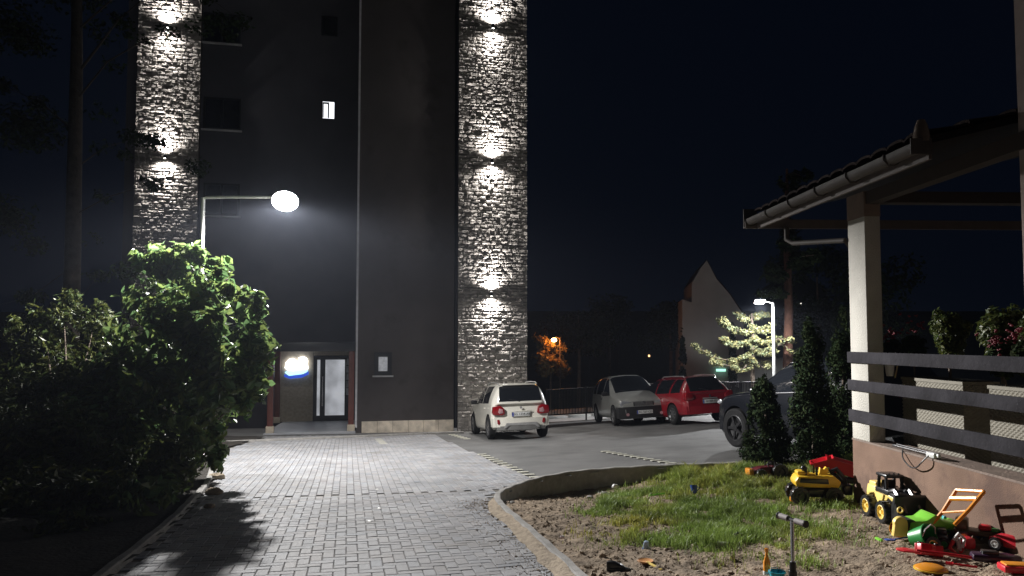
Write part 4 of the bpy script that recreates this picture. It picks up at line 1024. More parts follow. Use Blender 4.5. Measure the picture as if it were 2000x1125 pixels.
def lit_conifer():
    Y = 32.5; base = onz(at(1470, 740, Y).x, Y); t = thing("pale_conifer", "layered pale green conifer lit by the distant street lamp", "tree", base)
    tr = MB(); tp = at(1468, 612, Y) - base; tr.tube([(0, 0, -.2), (0, 0, tp.z * .5), (.05, 0, tp.z * .8), tp], .1, n=10, rr=[.11, .09, .06, .03]); tr.build("trunk", M_bark, t)
    # boughs: image polylines
    boughs = [[(1470, 690), (1440, 705), (1400, 700), (1352, 672)], [(1470, 700), (1450, 722), (1415, 712), (1385, 706)], [(1470, 700), (1490, 718), (1498, 708)], [(1470, 665), (1440, 672), (1420, 668), (1408, 662)],
              [(1470, 650), (1440, 645), (1418, 632), (1405, 622)], [(1470, 660), (1490, 672), (1512, 665)], [(1470, 635), (1490, 645), (1510, 636)], [(1470, 625), (1455, 622), (1440, 615)], [(1470, 620), (1485, 616), (1498, 612)], [(1470, 680), (1490, 690), (1515, 682)],
              [(1470, 670), (1520, 662), (1552, 665)], [(1470, 690), (1530, 672), (1548, 690)]]
    bl = []
    for k2, P in enumerate(boughs):
        dy = random.uniform(-1.0, .5); pts = [at(u, v, Y + dy * j / 3) - base for j, (u, v) in enumerate(P)]
        MB().tube(pts, .03, n=5, rr=[.035 - .008 * j for j in range(len(pts))]).build('branch', M_bark, t)
        for a, b in zip(pts, pts[1:]):
            for q in range(7):
                p = a.lerp(b, q / 7); bl.append((p.x + random.uniform(-.08, .08), p.y + random.uniform(-.3, .3), p.z + random.uniform(-.1, .06), .2, .28, .12))
    leaves("crown", bl, 11000, .085, M_cedar, t, gap=.40, seed=12, long=1.7, up=.35, gs=3.5, shell=.8, quad=True)
lit_conifer()

def pine(u, vb, vt, Y, label, seed=3):
    base = onz(at(u, vb, Y).x, Y); t = thing("pine_tree", label, "tree", base); top = at(u + 2, vt, Y) - base
    MB().tube([(0, 0, -.3), top * .4 + Vector((.1, 0, 0)), top * .7, top], .2, n=10, rr=[.24, .19, .14, .05]).build("trunk", pm("pine_bark", (.12, .055, .035), .9, var=.3, bump=1, bs=12), t)
    bl = []
    for k2 in range(16):
        f = random.uniform(.42, .98); a = random.uniform(0, 6.28); L_ = random.uniform(1.0, 2.4) * (1.25 - f); p = top * f; q = p + Vector((math.cos(a) * L_, math.sin(a) * L_, random.uniform(-.1, .5)))
        MB().tube([p, p.lerp(q, .5) + Vector((0, 0, .1)), q], .05, n=5, rr=[.06, .04, .02]).build('branch', M_bark, t); bl += [(q.x, q.y, q.z, .6, .6, .3), (p.x * .5 + q.x * .5, p.y * .5 + q.y * .5, p.z * .5 + q.z * .5, .4, .4, .22)]
    leaves("crown", bl, 5000, .14, M_leafd, t, gap=.42, seed=seed, long=1.8, quad=True)
pine(1535, 735, 330, 34, "tall pine with a reddish trunk behind the distant street lamp")
def far_tree(u, Y, h, r, label, seed, mat, trunk=.15, vb=745, group="trees beyond the fence", clr=0.35):
    base = onz(at(u, vb, Y).x, Y, zr, -.3); t = thing("tree", label, "tree", base, group=group)
    MB().tube([(0, 0, -.5), (.05, 0, h * .5), (0, 0, h * .85)], trunk, n=8, rr=[trunk, trunk * .7, trunk * .2]).build("trunk", M_bark, t)
    bl = [(random.uniform(-.55, .55) * r, random.uniform(-.5, .5) * r, h * random.uniform(clr + .15, .95), r * random.uniform(.3, .55), r * random.uniform(.3, .55), r * random.uniform(.25, .42)) for _ in range(16)]
    leaves("crown", bl, 3600, .2, mat, t, gap=.42, seed=seed, quad=True); return t, base
for k2, (u, Y, h, r, lb) in enumerate(((1130, 52, 7, 3, "dim broad tree beyond the fence, right of the orange-lit tree"), (1190, 60, 8, 2.2, "dark tree beyond the fence above the silver car"), (1310, 50, 6.5, 2.2, "dark tree beyond the fence beside the pale gabled house"),
                                       (1600, 42, 9, 3, "dark tree behind the tall arborvitae"), (1700, 40, 8, 3, "dark tree seen past the terrace post"))):
    far_tree(u, Y, h, r, lb, 30 + k2, M_leafd)
# columnar evergreens in front of the gabled house
for (u, Y, h, r, lb, sd) in ((1334, 43.2, 4.2, .25, "slim dark cypress cutting across the left edge of the gabled house", 51), (1432, 43.5, 4.6, .25, "slim dark cypress in front of the gable, the right one of two", 52)):
    conifer("cypress", u, 745, Y, h, r, lb, 3500, group="cypresses before the gabled house", seed=sd, size=.12)
# orange lit tree with sodium lamp
to, bo = far_tree(1074, 44, 4.3, 1.45, "small tree glowing orange around a sodium street lamp", 44, M_leafo, .09, 748, clr=.45)
po = at(1082, 664, 43.6); z0 = float(zr(po.x, 43.6)) - .3
sl = thing("street_lamp", "short orange sodium street lamp inside the small tree beyond the fence", "street lamp", (po.x, 43.6, z0))
MB().cyl((.35, 0, -.2), (.35, 0, po.z - z0 + .1), .06, .04).build("pole", M_bark, sl)
MB().tube([(.35, 0, po.z - z0 + .1), (.1, 0, po.z - z0 + .16), (0, 0, po.z - z0 + .1)], .03).build("arm", M_bark, sl)
MB().ball((0, 0, po.z - z0), .15, (1.1, 1, .8)).build("globe", pm("sodium_light", (1, .6, .3), .5, emis=(1, .55, .2), es=30), sl)
L = bpy.data.lights.new("sodium_glow", 'POINT'); L.energy = 170; L.color = (1, .30, .05); L.shadow_soft_size = .15
o = link(bpy.data.objects.new("sodium_glow", L)); o.parent = sl; o.location = (0, -.5, po.z - z0)

# gabled house behind
Y = 45; M_hw = pm("house_render", (.42, .43, .42), .9, var=.08, vs=1)
hb = at(1395, 740, Y); z0 = float(zr(hb.x, Y)) - .9
hs = thing("gabled_house", "pale gabled house wall half lost in the dark behind the conifer", "house", (hb.x, Y, z0), R(-9))
hk = Y / F_PX
def hx(u): return (u - 1395) * hk
ga = at(1383, 508, Y).z - z0; el = at(1383, 595, Y).z - z0; er = at(1383, 615, Y).z - z0
def hz_(v): return at(1383, v, Y).z - z0
MB().prism([(hx(1334), 0), (hx(1540), 0), (hx(1540), hz_(700)), (hx(1452), hz_(700)), (hx(1452), hz_(616)), (hx(1426), hz_(574)), (hx(1402), hz_(545)), (hx(1384), hz_(508)), (hx(1370), hz_(526)), (hx(1355), hz_(552)), (hx(1354), hz_(590)), (hx(1336), hz_(584))], 7, SIDE(0, 0, 0)).build("wall", M_hw, hs)
rq = MB()
for (ua, va, ub, vb) in ((1384, 507, 1403, 544), (1403, 544, 1427, 573), (1427, 573, 1454, 616), (1384, 507, 1370, 525), (1370, 525, 1354, 551)):
    rq.quad([(hx(ua), -.06, hz_(va) + .03), (hx(ua), 7.2, hz_(va) + .03), (hx(ub), 7.2, hz_(vb) + .03), (hx(ub), -.06, hz_(vb) + .03)])
rq.build("roof", pm("dark_roof_tiles", (.05, .03, .028), .8, bump=1, bs=8), hs)
gsn = at(1408, 723, Y - .3) - Vector((hb.x, Y, z0))
gsign = MB().bx((-.28, -.05, -.075), (.28, .05, .075), bev=.01).build("green_sign", pm("green_sign_light", (.6, .9, .8), .5, emis=(.45, 1, .75), es=1.4)); gsign.location = at(1408, 723, Y - .3)
tag(gsign, "small glowing pale green sign on the gabled house wall", "sign")
# faraway houses with one lit window each
for (u, v, Y, col, lb) in ((1219, 679, 90, (1, .97, .9), "far house with one tiny white lit window above the silver car"), (1268, 695, 84, (1, .55, .25), "far house with one tiny orange lit window left of the gabled house"), (1564, 593, 95, (1, .93, .8), "far house on the hill with one small lit window right of the lamp")):
    p = at(u, v, Y); z0 = float(zr(p.x, Y)) - 1; hh = thing("far_house", lb, "house", (p.x, Y, z0), group="far houses in the dark")
    wz = p.z - z0
    MB().bx((-3.5, .1, 0), (3.5, 7, wz + 1.5)).prism([(-3.9, wz + 1.5), (3.9, wz + 1.5), (0, wz + 4)], 7.4, SIDE(0, -.1, 0)).build("wall", pm("far_wall", (.05, .05, .05), .9), hh)
    MB().bx((-.09, .06, -.11), (.09, .098, .11)).build("lit_window", pm("far_window_light_%d" % u, (1, 1, 1), .5, emis=col, es=3), hh).location = (0, 0, wz)

# ------------------------------------------------------------------ terrace on the right
TO = Vector((4.0, 8.79, 0)); TA = R(2.4)
tt = thing("terrace_house", "terrace of a house with a rendered wall, square post, dark rails and tiled roof", "building", TO, TA)
# local: x to the right, y away (terrace runs towards -y)
M_twall = pm("brown_render", (.18, .118, .088), .9, var=.22, vs=2.2, bump=.3, bs=90, spec=.15, wear=((.12, .08, .065), 1.4, .54))
M_tcap = pm("wall_capping", (.17, .125, .10), .8, var=.2, bump=.4)
M_rail = pm("dark_rail_board", (.027, .026, .030), .9, var=.35, vs=3, bump=.5, bs=18, spec=.06)
M_rpost = pm("painted_post", (.45, .435, .39), .8, var=.10, vs=3, bump=.5, bs=60, wear=((.36, .33, .28), 5, .62))
ZT = .465
MB().bx((0, -7, -1.6), (.24, 0, ZT - .02)).build("terrace_wall", M_twall, tt)
MB().bx((-.006, -7, ZT - .02), (.30, .004, ZT)).build("wall_cap", M_tcap, tt)
MB().bx((.24, -7, -1.6), (4.2, -.0, .28)).build("terrace_floor", pm("terrace_tiles", (.10, .08, .07), .7), tt)
pst = MB().bx((.0, -.385, ZT), (.185, -.0, 3.30), bev=.008).build("post", M_rpost, tt)
MB().bx((-.003, -.388, 3.02), (.188, .003, 3.31)).build("post_head", pm("post_head", (.20, .15, .12), .8), pst)
for zt_, zb_ in ((1.474, 1.345), (1.148, 1.025), (.802, .665)):
    MB().bx((-.036, -6.5, zb_), (-.003, .02, zt_), bev=.006).build("rail", M_rail, tt)
# beams and roof
MB().bx((.02, -6.9, 3.16), (.16, -.39, 3.30)).build("beam", pm("brown_beam", (.035, .025, .02), .8), tt)
MB().bx((.19, -.30, 3.20), (4.2, -.14, 3.33)).build("beam", pm("brown_beam", (.035, .025, .02), .8), tt)
xe, ye, yn, ze = -.70, 1.06, -2.74, 3.20
sl_ = .24
def RZ(x): return ze + .02 + (x - xe) * sl_
rf = MB(); xr = 4.0
rf.prism([(xe, RZ(xe)), (xr, RZ(xr)), (xr, RZ(xr) + .06), (xe, RZ(xe) + .06)], ye - yn, SIDE(0, yn, 0))
roof = rf.build("roof", pm("roof_boards", (.012, .010, .010), .9, spec=.1), tt)
tl = MB(); nrow = 14
for k2 in range(nrow):
    y = yn + (ye - yn) * (k2 + .5) / nrow; wv = (ye - yn) / nrow
    P = [(wv * .5 * math.cos(a), .035 * math.sin(a)) for a in np.linspace(0, math.pi, 8)]
    for r_ in range(9):
        x0 = xe - .04 + r_ * .40; dx = .44
        Q0 = [Vector((x0, y + a, RZ(x0) + .075 + b + .03)) for a, b in P]; Q1 = [Vector((x0 + dx, y + a, RZ(x0 + dx) + .065 + b)) for a, b in P]
        A0 = [tl.bm.verts.new(q) for q in Q0]; A1 = [tl.bm.verts.new(q) for q in Q1]
        for j in range(7): tl.bm.faces.new([A0[j], A0[j + 1], A1[j + 1], A1[j]]).smooth = True
        A2 = [tl.bm.verts.new(q - Vector((0, 0, .025))) for q in Q0]
        for j in range(7): tl.bm.faces.new([A0[j], A0[j + 1], A2[j + 1], A2[j]])
tl.build("tiles", pm("clay_tiles", (.03, .018, .015), .8, var=.4, vs=8, bump=.5, spec=.15), roof)
# gutter: half round trough with brackets, downpipe
M_gut = pm("brown_gutter", (.065, .057, .052), .6, var=.2, spec=.2)
gt = MB(); P = [(.062 * math.cos(a) , .062 * math.sin(a)) for a in np.linspace(math.pi, 2 * math.pi, 9)]
P = [(-.062, .02)] + P + [(.062, .015)]
for (y0, y1) in ((yn, ye),):
    A0 = [gt.bm.verts.new((xe - .08 + a, y0, ze - .0 + b)) for a, b in P]; A1 = [gt.bm.verts.new((xe - .08 + a, y1, ze - .0 + b)) for a, b in P]
    B0 = [gt.bm.verts.new((xe - .08 + a * .94, y0, ze + .003 + b * .94)) for a, b in P]; B1 = [gt.bm.verts.new((xe - .08 + a * .94, y1, ze + .003 + b * .94)) for a, b in P]
    for j in range(len(P) - 1):
        gt.bm.faces.new([A0[j], A0[j + 1], A1[j + 1], A1[j]]).smooth = True; gt.bm.faces.new([B0[j], B0[j + 1], B1[j + 1], B1[j]])
    gt.bm.faces.new(A0); gt.bm.faces.new(A1)
g_o = gt.build("gutter", M_gut, roof)
for k2 in range(6):
    y = yn + .4 + k2 * .68
    MB().tube([(xe - .15, y, ze + .03), (xe - .15, y, ze - .02), (xe - .11, y, ze - .07), (xe - .05, y, ze - .07), (xe + .01, y, ze - .02), (xe + .02, y, ze + .04)], .008, n=5).build("gutter_bracket", M_gut, g_o)
MB().bx((xe + .005, yn, ze - .11), (xe + .035, ye, ze + .07)).build("fascia", pm("fascia_board", (.10, .08, .07), .7), roof)
MB().bx((xe - .15, ye + .002, ze - .10), (xr, ye + .03, ze + .02)).build("end_board", pm("fascia_board", (.10, .08, .07), .7), roof)
# near end cap of the eave: upturned ridge tile
MB().lathe([(.0, .20), (.03, .19), (.05, .14), (.065, .06), (.07, 0)], Matrix.Translation((xe - .02, yn + .05, ze + .04)) @ Matrix.Scale(1.0, 4), n=14).build("end_tile", pm("glazed_tile", (.16, .12, .09), .25), roof)
MB().bx((xe - .15, yn - .012, ze - .07), (xe + .03, yn - .001, ze + .06)).build("gutter_end", M_gut, roof)
MB().bx((xe - .16, ye + .031, ze - .10), (xe + .02, ye + .05, ze + .16)).build("gutter_end", M_gut, roof)
MB().tube([(-.32, 1.0, ze - .09), (-.32, 1.0, ze - .26), (-.28, .9, ze - .32), (-.02, .03, ze - .40), (.06, .035, ze - .5), (.06, .035, -.2)], .032, n=10).build("downpipe", M_gut, tt)
# house wall at the frame's right edge
yh = -(8.79 - 6.02)
MB().bx((.05, -9, -1.6), (6, yh - .0, 5.2)).build("house_wall", pm("house_side_wall", (.30, .24, .21), .85, var=.1, bump=.4), tt)

def tloc(x, y, z): # terrace local -> world
    return TO + Vector((x * math.cos(TA) - y * math.sin(TA), x * math.sin(TA) + y * math.cos(TA), z))
# rattan planters
M_rat = pm("beige_rattan", (.16, .145, .11), .7, var=.1, vs=20)
def rattan(x0, y0, y1, z0, z1, label):
    w_ = .36; p0 = tloc(x0, y1, z0); t = thing("rattan_planter", label, "planter", p0, TA, "rattan planters on the terrace")
    Ly = y0 - y1
    MB().bx((.012, .012, 0), (w_ - .012, Ly - .012, z1 - z0 - .02)).build("box", M_rat, t)
    H_ = z1 - z0 - .02
    def relief(n1, L1, fn):
        a1 = np.linspace(0, L1, int(L1 / .006)); b1 = np.linspace(0, H_, int(H_ / .006)); P1, Q1 = np.meshgrid(a1, b1)
        ph = np.where(np.floor(Q1 / .02) % 2 == 0, 0, math.pi)
        D1 = .005 * np.sin(P1 / .028 * math.pi + ph) + .004 * np.abs(np.sin(Q1 / .02 * math.pi))
        V1 = fn(P1.ravel(), Q1.ravel(), D1.ravel()); i1 = np.arange(P1.size).reshape(P1.shape)
        np_mesh(n1, V1, np.stack([i1[:-1, :-1].ravel(), i1[:-1, 1:].ravel(), i1[1:, 1:].ravel(), i1[1:, :-1].ravel()], 1), M_rat, t, smooth=True)
    relief("weave", Ly, lambda p, q, d: np.stack([.004 - d, p, q], 1))
    relief("weave", w_, lambda p, q, d: np.stack([p, .004 - d, q], 1))
    MB().bx((-.01, -.01, z1 - z0 - .03), (w_ + .01, Ly + .01, z1 - z0)).build("rim", M_rat, t)
    MB().bx((.03, .03, z1 - z0 - .001), (w_ - .03, Ly - .03, z1 - z0 + .01)).build("soil", M_bed, t)
    return t
xr_ = .36
def ty(u): # terrace-local y where the line of sight at column u meets x=xr_
    k_ = (u - 1000) / F_PX; X_ = TO.x + xr_; Yw = X_ / k_; return Yw - TO.y
ya, yb = ty(1757), ty(1866); yc, yd = ty(1913), ty(2035)
zpt = at(1757, 736, TO.y + ya).z
rattan(xr_, ya, yb, .285, zpt, "woven beige planter nearest the terrace post, behind the rails")
rattan(xr_, yc, yd, .285, zpt - .01, "woven beige planter at the right edge of the picture, behind the rails")
def topiary(u, v, yl, r, h, label, seed):
    yl = (TO.x + xr_ + .18) / ((u - 1000) / F_PX) - TO.y
    p = tloc(xr_ + .18, yl, zpt); t = thing("terrace_shrub", label, "shrub", p, 0, "clipped shrubs in the terrace planters")
    Yw = p.y; c = at(u, v, Yw); cz = c.z - p.z
    leaves("crown", [(0, 0, cz, r, r, h), (0, 0, cz * .5, r * .8, r * .8, h * .6)] + [(random.uniform(-r, r) * .8, random.uniform(-r, r) * .6, cz + random.uniform(-.9, 1.0) * h, .05, .05, .07) for _ in range(16)], 3600, .035, M_leaf2, t, gap=.36, seed=seed, quad=True, long=1.7)
    MB().cyl((0, 0, -.02), (0, 0, cz), .015, .01).build("stem", M_bark, t)
topiary(1847, 648, 0, .17, .19, "rounded shrub standing in the planter nearest the post", 61)
topiary(1942, 648, 0, .19, .20, "broad rounded shrub with red flowers below, second from the post", 62)
topiary(2015, 650, 0, .17, .19, "shrub cut off by the right edge of the picture", 63)
def flowers(u, v, yl, n, label, rad=.12, hang=False):
    p = tloc(xr_ + .05, yl, zpt); t = thing("flower_plant", label, "flowers", p, 0, "red flowers on the terrace"); c = at(u, v, p.y) - p
    leaves("foliage", [(c.x * .5, c.y, c.z * .5 + .03, rad, rad, rad * 1.3)], 500, .05, M_leafd, t, seed=n + 5, gap=.3)
    for k_ in range(n):
        m = MB(); q = c + Vector((random.gauss(0, rad * .5), random.gauss(0, rad * .5), random.gauss(0, rad * .5)))
        for j in range(5): m.ball(q + Vector((random.uniform(-.012, .012), random.uniform(-.012, .012), random.uniform(-.012, .012))), .013, (1, 1, .6), sub=1)
        m.build("bloom", M_petal, t)
    MB().cyl((c.x * .3, c.y * .3, -.03), (c.x * .8, c.y, c.z), .008).build("stem", M_bark, t)
flowers(1740, 655, ty(1760) + .25, 26, "red flowers spilling beside the terrace post")
flowers(1785, 638, ya - .15, 14, "dark red flowers above the first planter")
flowers(1945, 668, ty(1950) + .05, 20, "red flowers under the broad shrub in the right planter")
flowers(1985, 655, ty(2000), 14, "red flowers at the right edge of the picture")
# small bag / pot tag beside the post
pb_ = tloc(.28, ty(1752) + .05, at(1750, 735, TO.y + ty(1752)).z)
pt = thing("hanging_pot", "small white and blue pot hooked over the top rail beside the post", "pot", pb_)
MB().lathe([(.035, 0), (.05, .12), (.055, .2), (.045, .2), (.04, .1), (0, .05)], n=16).build("pot", M_white, pt)
MB().tube([(.05, 0, .19), (.09, 0, .12), (.06, 0, -.02)], .008).build("hook", pm("pale_wood", (.5, .38, .2), .7), pt)

# long-handled squeegee with cord lying on the wall cap
a = tloc(.12, -.75, ZT + .03); bq = tloc(.02, -2.15, ZT + .045)
yy0 = 4.05 / ((1735 - 1000) / F_PX) ; yy1 = 4.1 / ((1822 - 1000) / F_PX)
a = tloc(.06, yy0 - TO.y, ZT + .02); bq = tloc(.0, yy1 - TO.y, ZT + .035)
tool = thing("hedge_trimmer", "long metal-shafted garden tool with a looped black cord lying on the terrace wall", "garden tool", a)
dv = bq - a
MB().cyl((0, 0, 0), dv, .011).cyl((.03, .03, .012), dv + Vector((.03, .0, .01)), .008).build("shaft", M_chr, tool)
MB().box(dv, (.07, .14, .05), bev=.012).box(dv + Vector((0, -.08, .005)), (.03, .06, .03), bev=.008).build("head", pm("pale_plastic", (.55, .56, .55), .3), tool)
MB().box((0, 0, 0), (.03, .09, .025), bev=.008).build("grip", M_black, tool)
c0 = dv * .32; c1_ = dv * .98
pts = [c0 + Vector((-.04, 0, 0))] + [c0.lerp(c1_, t_) + Vector((-.075, 0, -.16 * math.sin(math.pi * t_) ** .7)) for t_ in (.12, .3, .5, .7, .88)] + [c1_ + Vector((-.03, 0, 0))]
MB().tube(smooth_path(pts, 4), .007).build("cord", M_black, tool)

# ------------------------------------------------------------------ toys
PY = pm("yellow_plastic", (.80, .50, .04), .35, var=.06); PYp = pm("pale_yellow_plastic", (.82, .62, .18), .38, var=.06)
PRd = pm("red_plastic", (.60, .02, .035), .35, var=.08); PO = pm("orange_plastic", (.80, .30, .02), .35, var=.06); PGr = pm("green_plastic", (.22, .62, .06), .3, var=.06)
PGd = pm("dark_green_plastic", (.02, .25, .05), .4); PBl = pm("blue_plastic", (.03, .08, .35), .4); PCy = pm("cyan_plastic", (.03, .38, .48), .4); PWt = pm("white_plastic", (.7, .7, .68), .4); PBk = pm("toy_black_plastic", (.018, .018, .02), .28)
def toy_wheel(root, x, y, r, w, hub, name="wheel"):
    s_ = 1 if y > 0 else -1
    Mw = Matrix.Translation((x, y, r)) @ Matrix.Rotation(R(-90) * s_, 4, 'X')
    t = MB(); t.lathe([(r * .62, -w / 2), (r * .95, -w / 2), (r, -w * .35), (r, w * .35), (r * .95, w / 2), (r * .66, w / 2), (r * .62, w * .3)], Mw, n=24)
    for k_ in range(14):
        a_ = 2 * math.pi * k_ / 14; t.box((0, 0, 0), (r * .08, r * .14, w * .9), rot=Mw @ Matrix.Rotation(a_, 4, 'Z') @ Matrix.Translation((r, 0, 0)))
    wl = t.build(name, PBk, root)
    MB().lathe([(r * .66, w * .46), (r * .58, w * .5), (r * .52, w * .2), (r * .2, w * .2), (r * .18, w * .5), (0, w * .52)], Mw, n=20).build("hub", hub, wl)
def ori(p, fwd): return math.atan2(fwd[1], fwd[0])
# loader
rw = GG(1697, 1013); fw_ = GG(1735, 1031); fdir = (Vector((fw_.x, fw_.y, 0)) - Vector((rw.x, rw.y, 0))).normalized(); fdir = (fdir + Vector((.10, 0, 0))).normalized()
lft = Vector((-fdir.y, fdir.x, 0)); cen = Vector((rw.x, rw.y, 0)) + lft * .15
ld_ = thing("toy_loader", "pale yellow and black toy wheel loader standing by the terrace wall", "toy", onz(cen.x, cen.y, zg, .02), math.atan2(fdir.y, fdir.x))
WB = .31; r_ = .110
for x in (0, WB):
    for y in (.145, -.145): toy_wheel(ld_, x, y, r_, .085, PYp)
b_ = MB(); b_.prism([(-.13, .15), (-.14, .23), (-.11, .32), (.05, .32), (.08, .29), (WB + .08, .275), (WB + .13, .23), (WB + .07, .225), (WB - .01, .25), (WB - .11, .13), (WB * .5, .07), (.11, .13), (.02, .25), (-.07, .225)], .20, SIDE(0, -.10, 0), bev=.008); b_.build("chassis", PYp, ld_)
for s_ in (1, -1):
    MB().prism([(.07, .27), (.24, .27), (.18, .12), (.13, .12)], .02, SIDE(0, s_ * .105 - .01, 0), bev=.004).build("side_panel", PYp, ld_)
cb = MB()
for x, y in ((.08, .085), (.08, -.085), (.26, .085), (.26, -.085)): cb.tube([(x, y, .27), (x + (.02 if x < .1 else -.03), y * .92, .45)], .017, n=6)
cb.box((.16, 0, .455), (.22, .19, .035), bev=.014); cb.box((.18, 0, .295), (.27, .205, .06), bev=.012); cb.box((.12, 0, .34), (.04, .12, .12), bev=.01)
for y in (-.05, 0, .05): cb.ball((.24, y, .477), .012, sub=1)
cb.build("cab", PBk, ld_)
MB().box((-.05, 0, .33), (.14, .16, .05), bev=.014).build("engine_cover", PYp, ld_)
arm = MB()
for y in (.075, -.075): arm.tube([(.28, y, .30), (.40, y, .34), (.50, y, .27), (.58, y, .15)], .026, n=6); arm.tube([(.30, y * .6, .20), (.48, y * .6, .24)], .014, n=6)
arm.box((.38, 0, .25), (.22, .19, .12), bev=.02); arm.build("loader_arm", PBk, ld_)
bk = MB(); bk.prism([(.52, .02), (.70, .02), (.71, .035), (.56, .05), (.53, .12), (.57, .31), (.55, .33), (.49, .22), (.49, .08)], .34, SIDE(0, -.17, 0), bev=.004)
for y in (-.17, .16): bk.prism([(.52, .02), (.70, .02), (.57, .25), (.50, .16)], .012, SIDE(0, y, 0))
for k_ in range(6): bk.box((.715, -.14 + k_ * .056, .028), (.05, .026, .014))
bk.build("bucket", PBk, ld_)

# yellow and black excavator on fat wheels
p = GG(1598, 989); ec = Vector((p.x, p.y + .12, 0)); ex_ = thing("toy_excavator", "yellow toy excavator with black wheels standing on the grass, beside the red tipper", "toy", onz(ec.x, ec.y, zg, .02), R(-8))
for x in (-.19, .19):
    for y in (-.13, .13): toy_wheel(ex_, x, y, .105, .09, PBk)
MB().box((0, 0, .13), (.46, .20, .10), bev=.02).build("chassis", PBk, ex_)
MB().prism([(-.22, .20), (.25, .20), (.28, .27), (.20, .34), (-.20, .33), (-.24, .26)], .28, SIDE(0, -.14, 0), bev=.018).build("upper_body", PY, ex_)
MB().prism([(-.19, .255), (.14, .245), (.13, .305), (-.18, .31)], .30, SIDE(0, -.15, 0), bev=.01).build("side_stripe", PBk, ex_)
cabm = MB(); cabm.box((-.13, 0, .355), (.14, .16, .05), bev=.02, mi=0); cabm.build("bonnet", PY, ex_)
cc = MB()
for x, y in ((-.10, .07), (-.10, -.07), (.02, .07), (.02, -.07)): cc.tube([(x, y, .33), (x, y, .43)], .013, n=6)
cc.ball((-.12, -.05, .41), .035); cc.build("cab_frame", PBk, ex_)
MB().prism([(.06, .33), (.15, .33), (.17, .40), (.14, .43), (.11, .39), (.07, .42)], .06, SIDE(0, -.03, 0), bev=.008).build("boom", PY, ex_)
am = MB(); am.tube([(.18, 0, .36), (.26, 0, .40), (.34, 0, .30), (.36, 0, .20)], .03, n=8); am.box((.37, 0, .17), (.10, .16, .12), bev=.02); am.build("dipper_arm", PBk, ex_)
MB().box((-.27, -.10, .06), (.05, .05, .06), bev=.01).build("tow_hook", PO, ex_)

# red tipper with one big black wheel showing
p = GG(1650, 966); tp_ = thing("toy_tipper", "red toy tipper truck half hidden by the corner of the terrace wall", "toy", onz(p.x - .02, p.y + .25, zg, .02), R(-20))
for x in (-.05, .36):
    for y in (-.15, .15): toy_wheel(tp_, x, y, .115, .10, PBk)
MB().box((.15, 0, .14), (.62, .16, .07), bev=.015).box((-.1, 0, .2), (.12, .18, .13), bev=.02).build("chassis", PBk, tp_)
td = MB(); tilt_ = Matrix.Translation((.14, 0, .21)) @ Matrix.Rotation(R(14), 4, 'Y')
t2 = bmesh.new()
def tray(mbb, M, L0, W0, L1, W1, H, th=.014):
    o4 = [(-L0, -W0, 0), (L0, -W0, 0), (L0, W0, 0), (-L0, W0, 0)]; o5 = [(-L1, -W1, H), (L1, -W1, H), (L1, W1, H), (-L1, W1, H)]
    i4 = [(-L0 + th, -W0 + th, th), (L0 - th, -W0 + th, th), (L0 - th, W0 - th, th), (-L0 + th, W0 - th, th)]; i5 = [(-L1 + th, -W1 + th, H), (L1 - th, -W1 + th, H), (L1 - th, W1 - th, H), (-L1 + th, W1 - th, H)]
    v = [[mbb.bm.verts.new(M @ Vector(q)) for q in s4] for s4 in (o4, o5, i5, i4)]
    mbb.bm.faces.new(v[0][::-1]); mbb.bm.faces.new(v[3])
    for a4, b4 in ((0, 1), (1, 2), (2, 3)):
        for k_ in range(4): mbb.bm.faces.new([v[a4][k_], v[a4][(k_ + 1) % 4], v[b4][(k_ + 1) % 4], v[b4][k_]])
t2.free()
tray(td, tilt_, .20, .12, .28, .17, .16); tray(td, Matrix.Translation((-.12, 0, .29)) @ Matrix.Rotation(R(-18), 4, 'Y'), .10, .11, .15, .16, .10)
td.build("tipper_body", PRd, tp_)

# small red tractor with orange front in the grass at the back
p = GG(1500, 941); sc_ = thing("toy_tractor", "small dark red toy tractor with an orange nose in the grass under the small arborvitae", "toy", onz(p.x, p.y + .1, zg, .02), R(8))
for x in (-.12, .17):
    for y in (-.11, .11): toy_wheel(sc_, x, y, .085 if x < 0 else .12, .07, PBk)
MB().prism([(-.22, .06), (.24, .06), (.25, .17), (.12, .20), (-.10, .19), (-.22, .14)], .16, SIDE(0, -.08, 0), bev=.015).build("body", pm("dark_red_plastic", (.12, .012, .018), .4), sc_)
MB().box((-.25, 0, .10), (.08, .16, .14), bev=.02).build("nose", PO, sc_)
MB().tube([(.02, .05, .18), (.02, .05, .27), (.12, .05, .27), (.12, .05, .18)], .01).tube([(.02, -.05, .18), (.02, -.05, .27), (.12, -.05, .27), (.12, -.05, .18)], .01).build("roll_bar", PBk, sc_)

# green toy wheelbarrow / mower with an orange push handle
p = GG(1838, 1068); YM = p.y
mw = thing("toy_mower", "bright green toy lawn mower with a tall orange push handle leaning by the wall", "toy", onz(p.x, p.y + .15, zg, .02), R(0))
bs = onz(p.x, p.y + .15, zg, .02)
def L_(u, v, Y): return at(u, v, Y) - bs
Yh = YM + .05
MB().prism([(-.26, .10), (-.20, .04), (.12, .04), (.20, .10), (.17, .19), (.05, .20), (-.02, .26), (-.10, .20), (-.24, .19)], .24, SIDE(0, -.12, 0), bev=.015).build("deck", PGr, mw)
for x in (-.20, .13):
    for y in (-.15, .15): toy_wheel(mw, x, y, .06, .05, PBk)
MB().prism([(-.40, .07), (-.385, .17)] + [(-.33 + .06 * math.cos(a), .18 + .06 * math.sin(a)) for a in np.linspace(math.pi * .95, 0, 9)] + [(-.27, .10), (-.25, .07)], .05, SIDE(0, -.13, 0), bev=.008).build("engine_cap", PYp, mw)
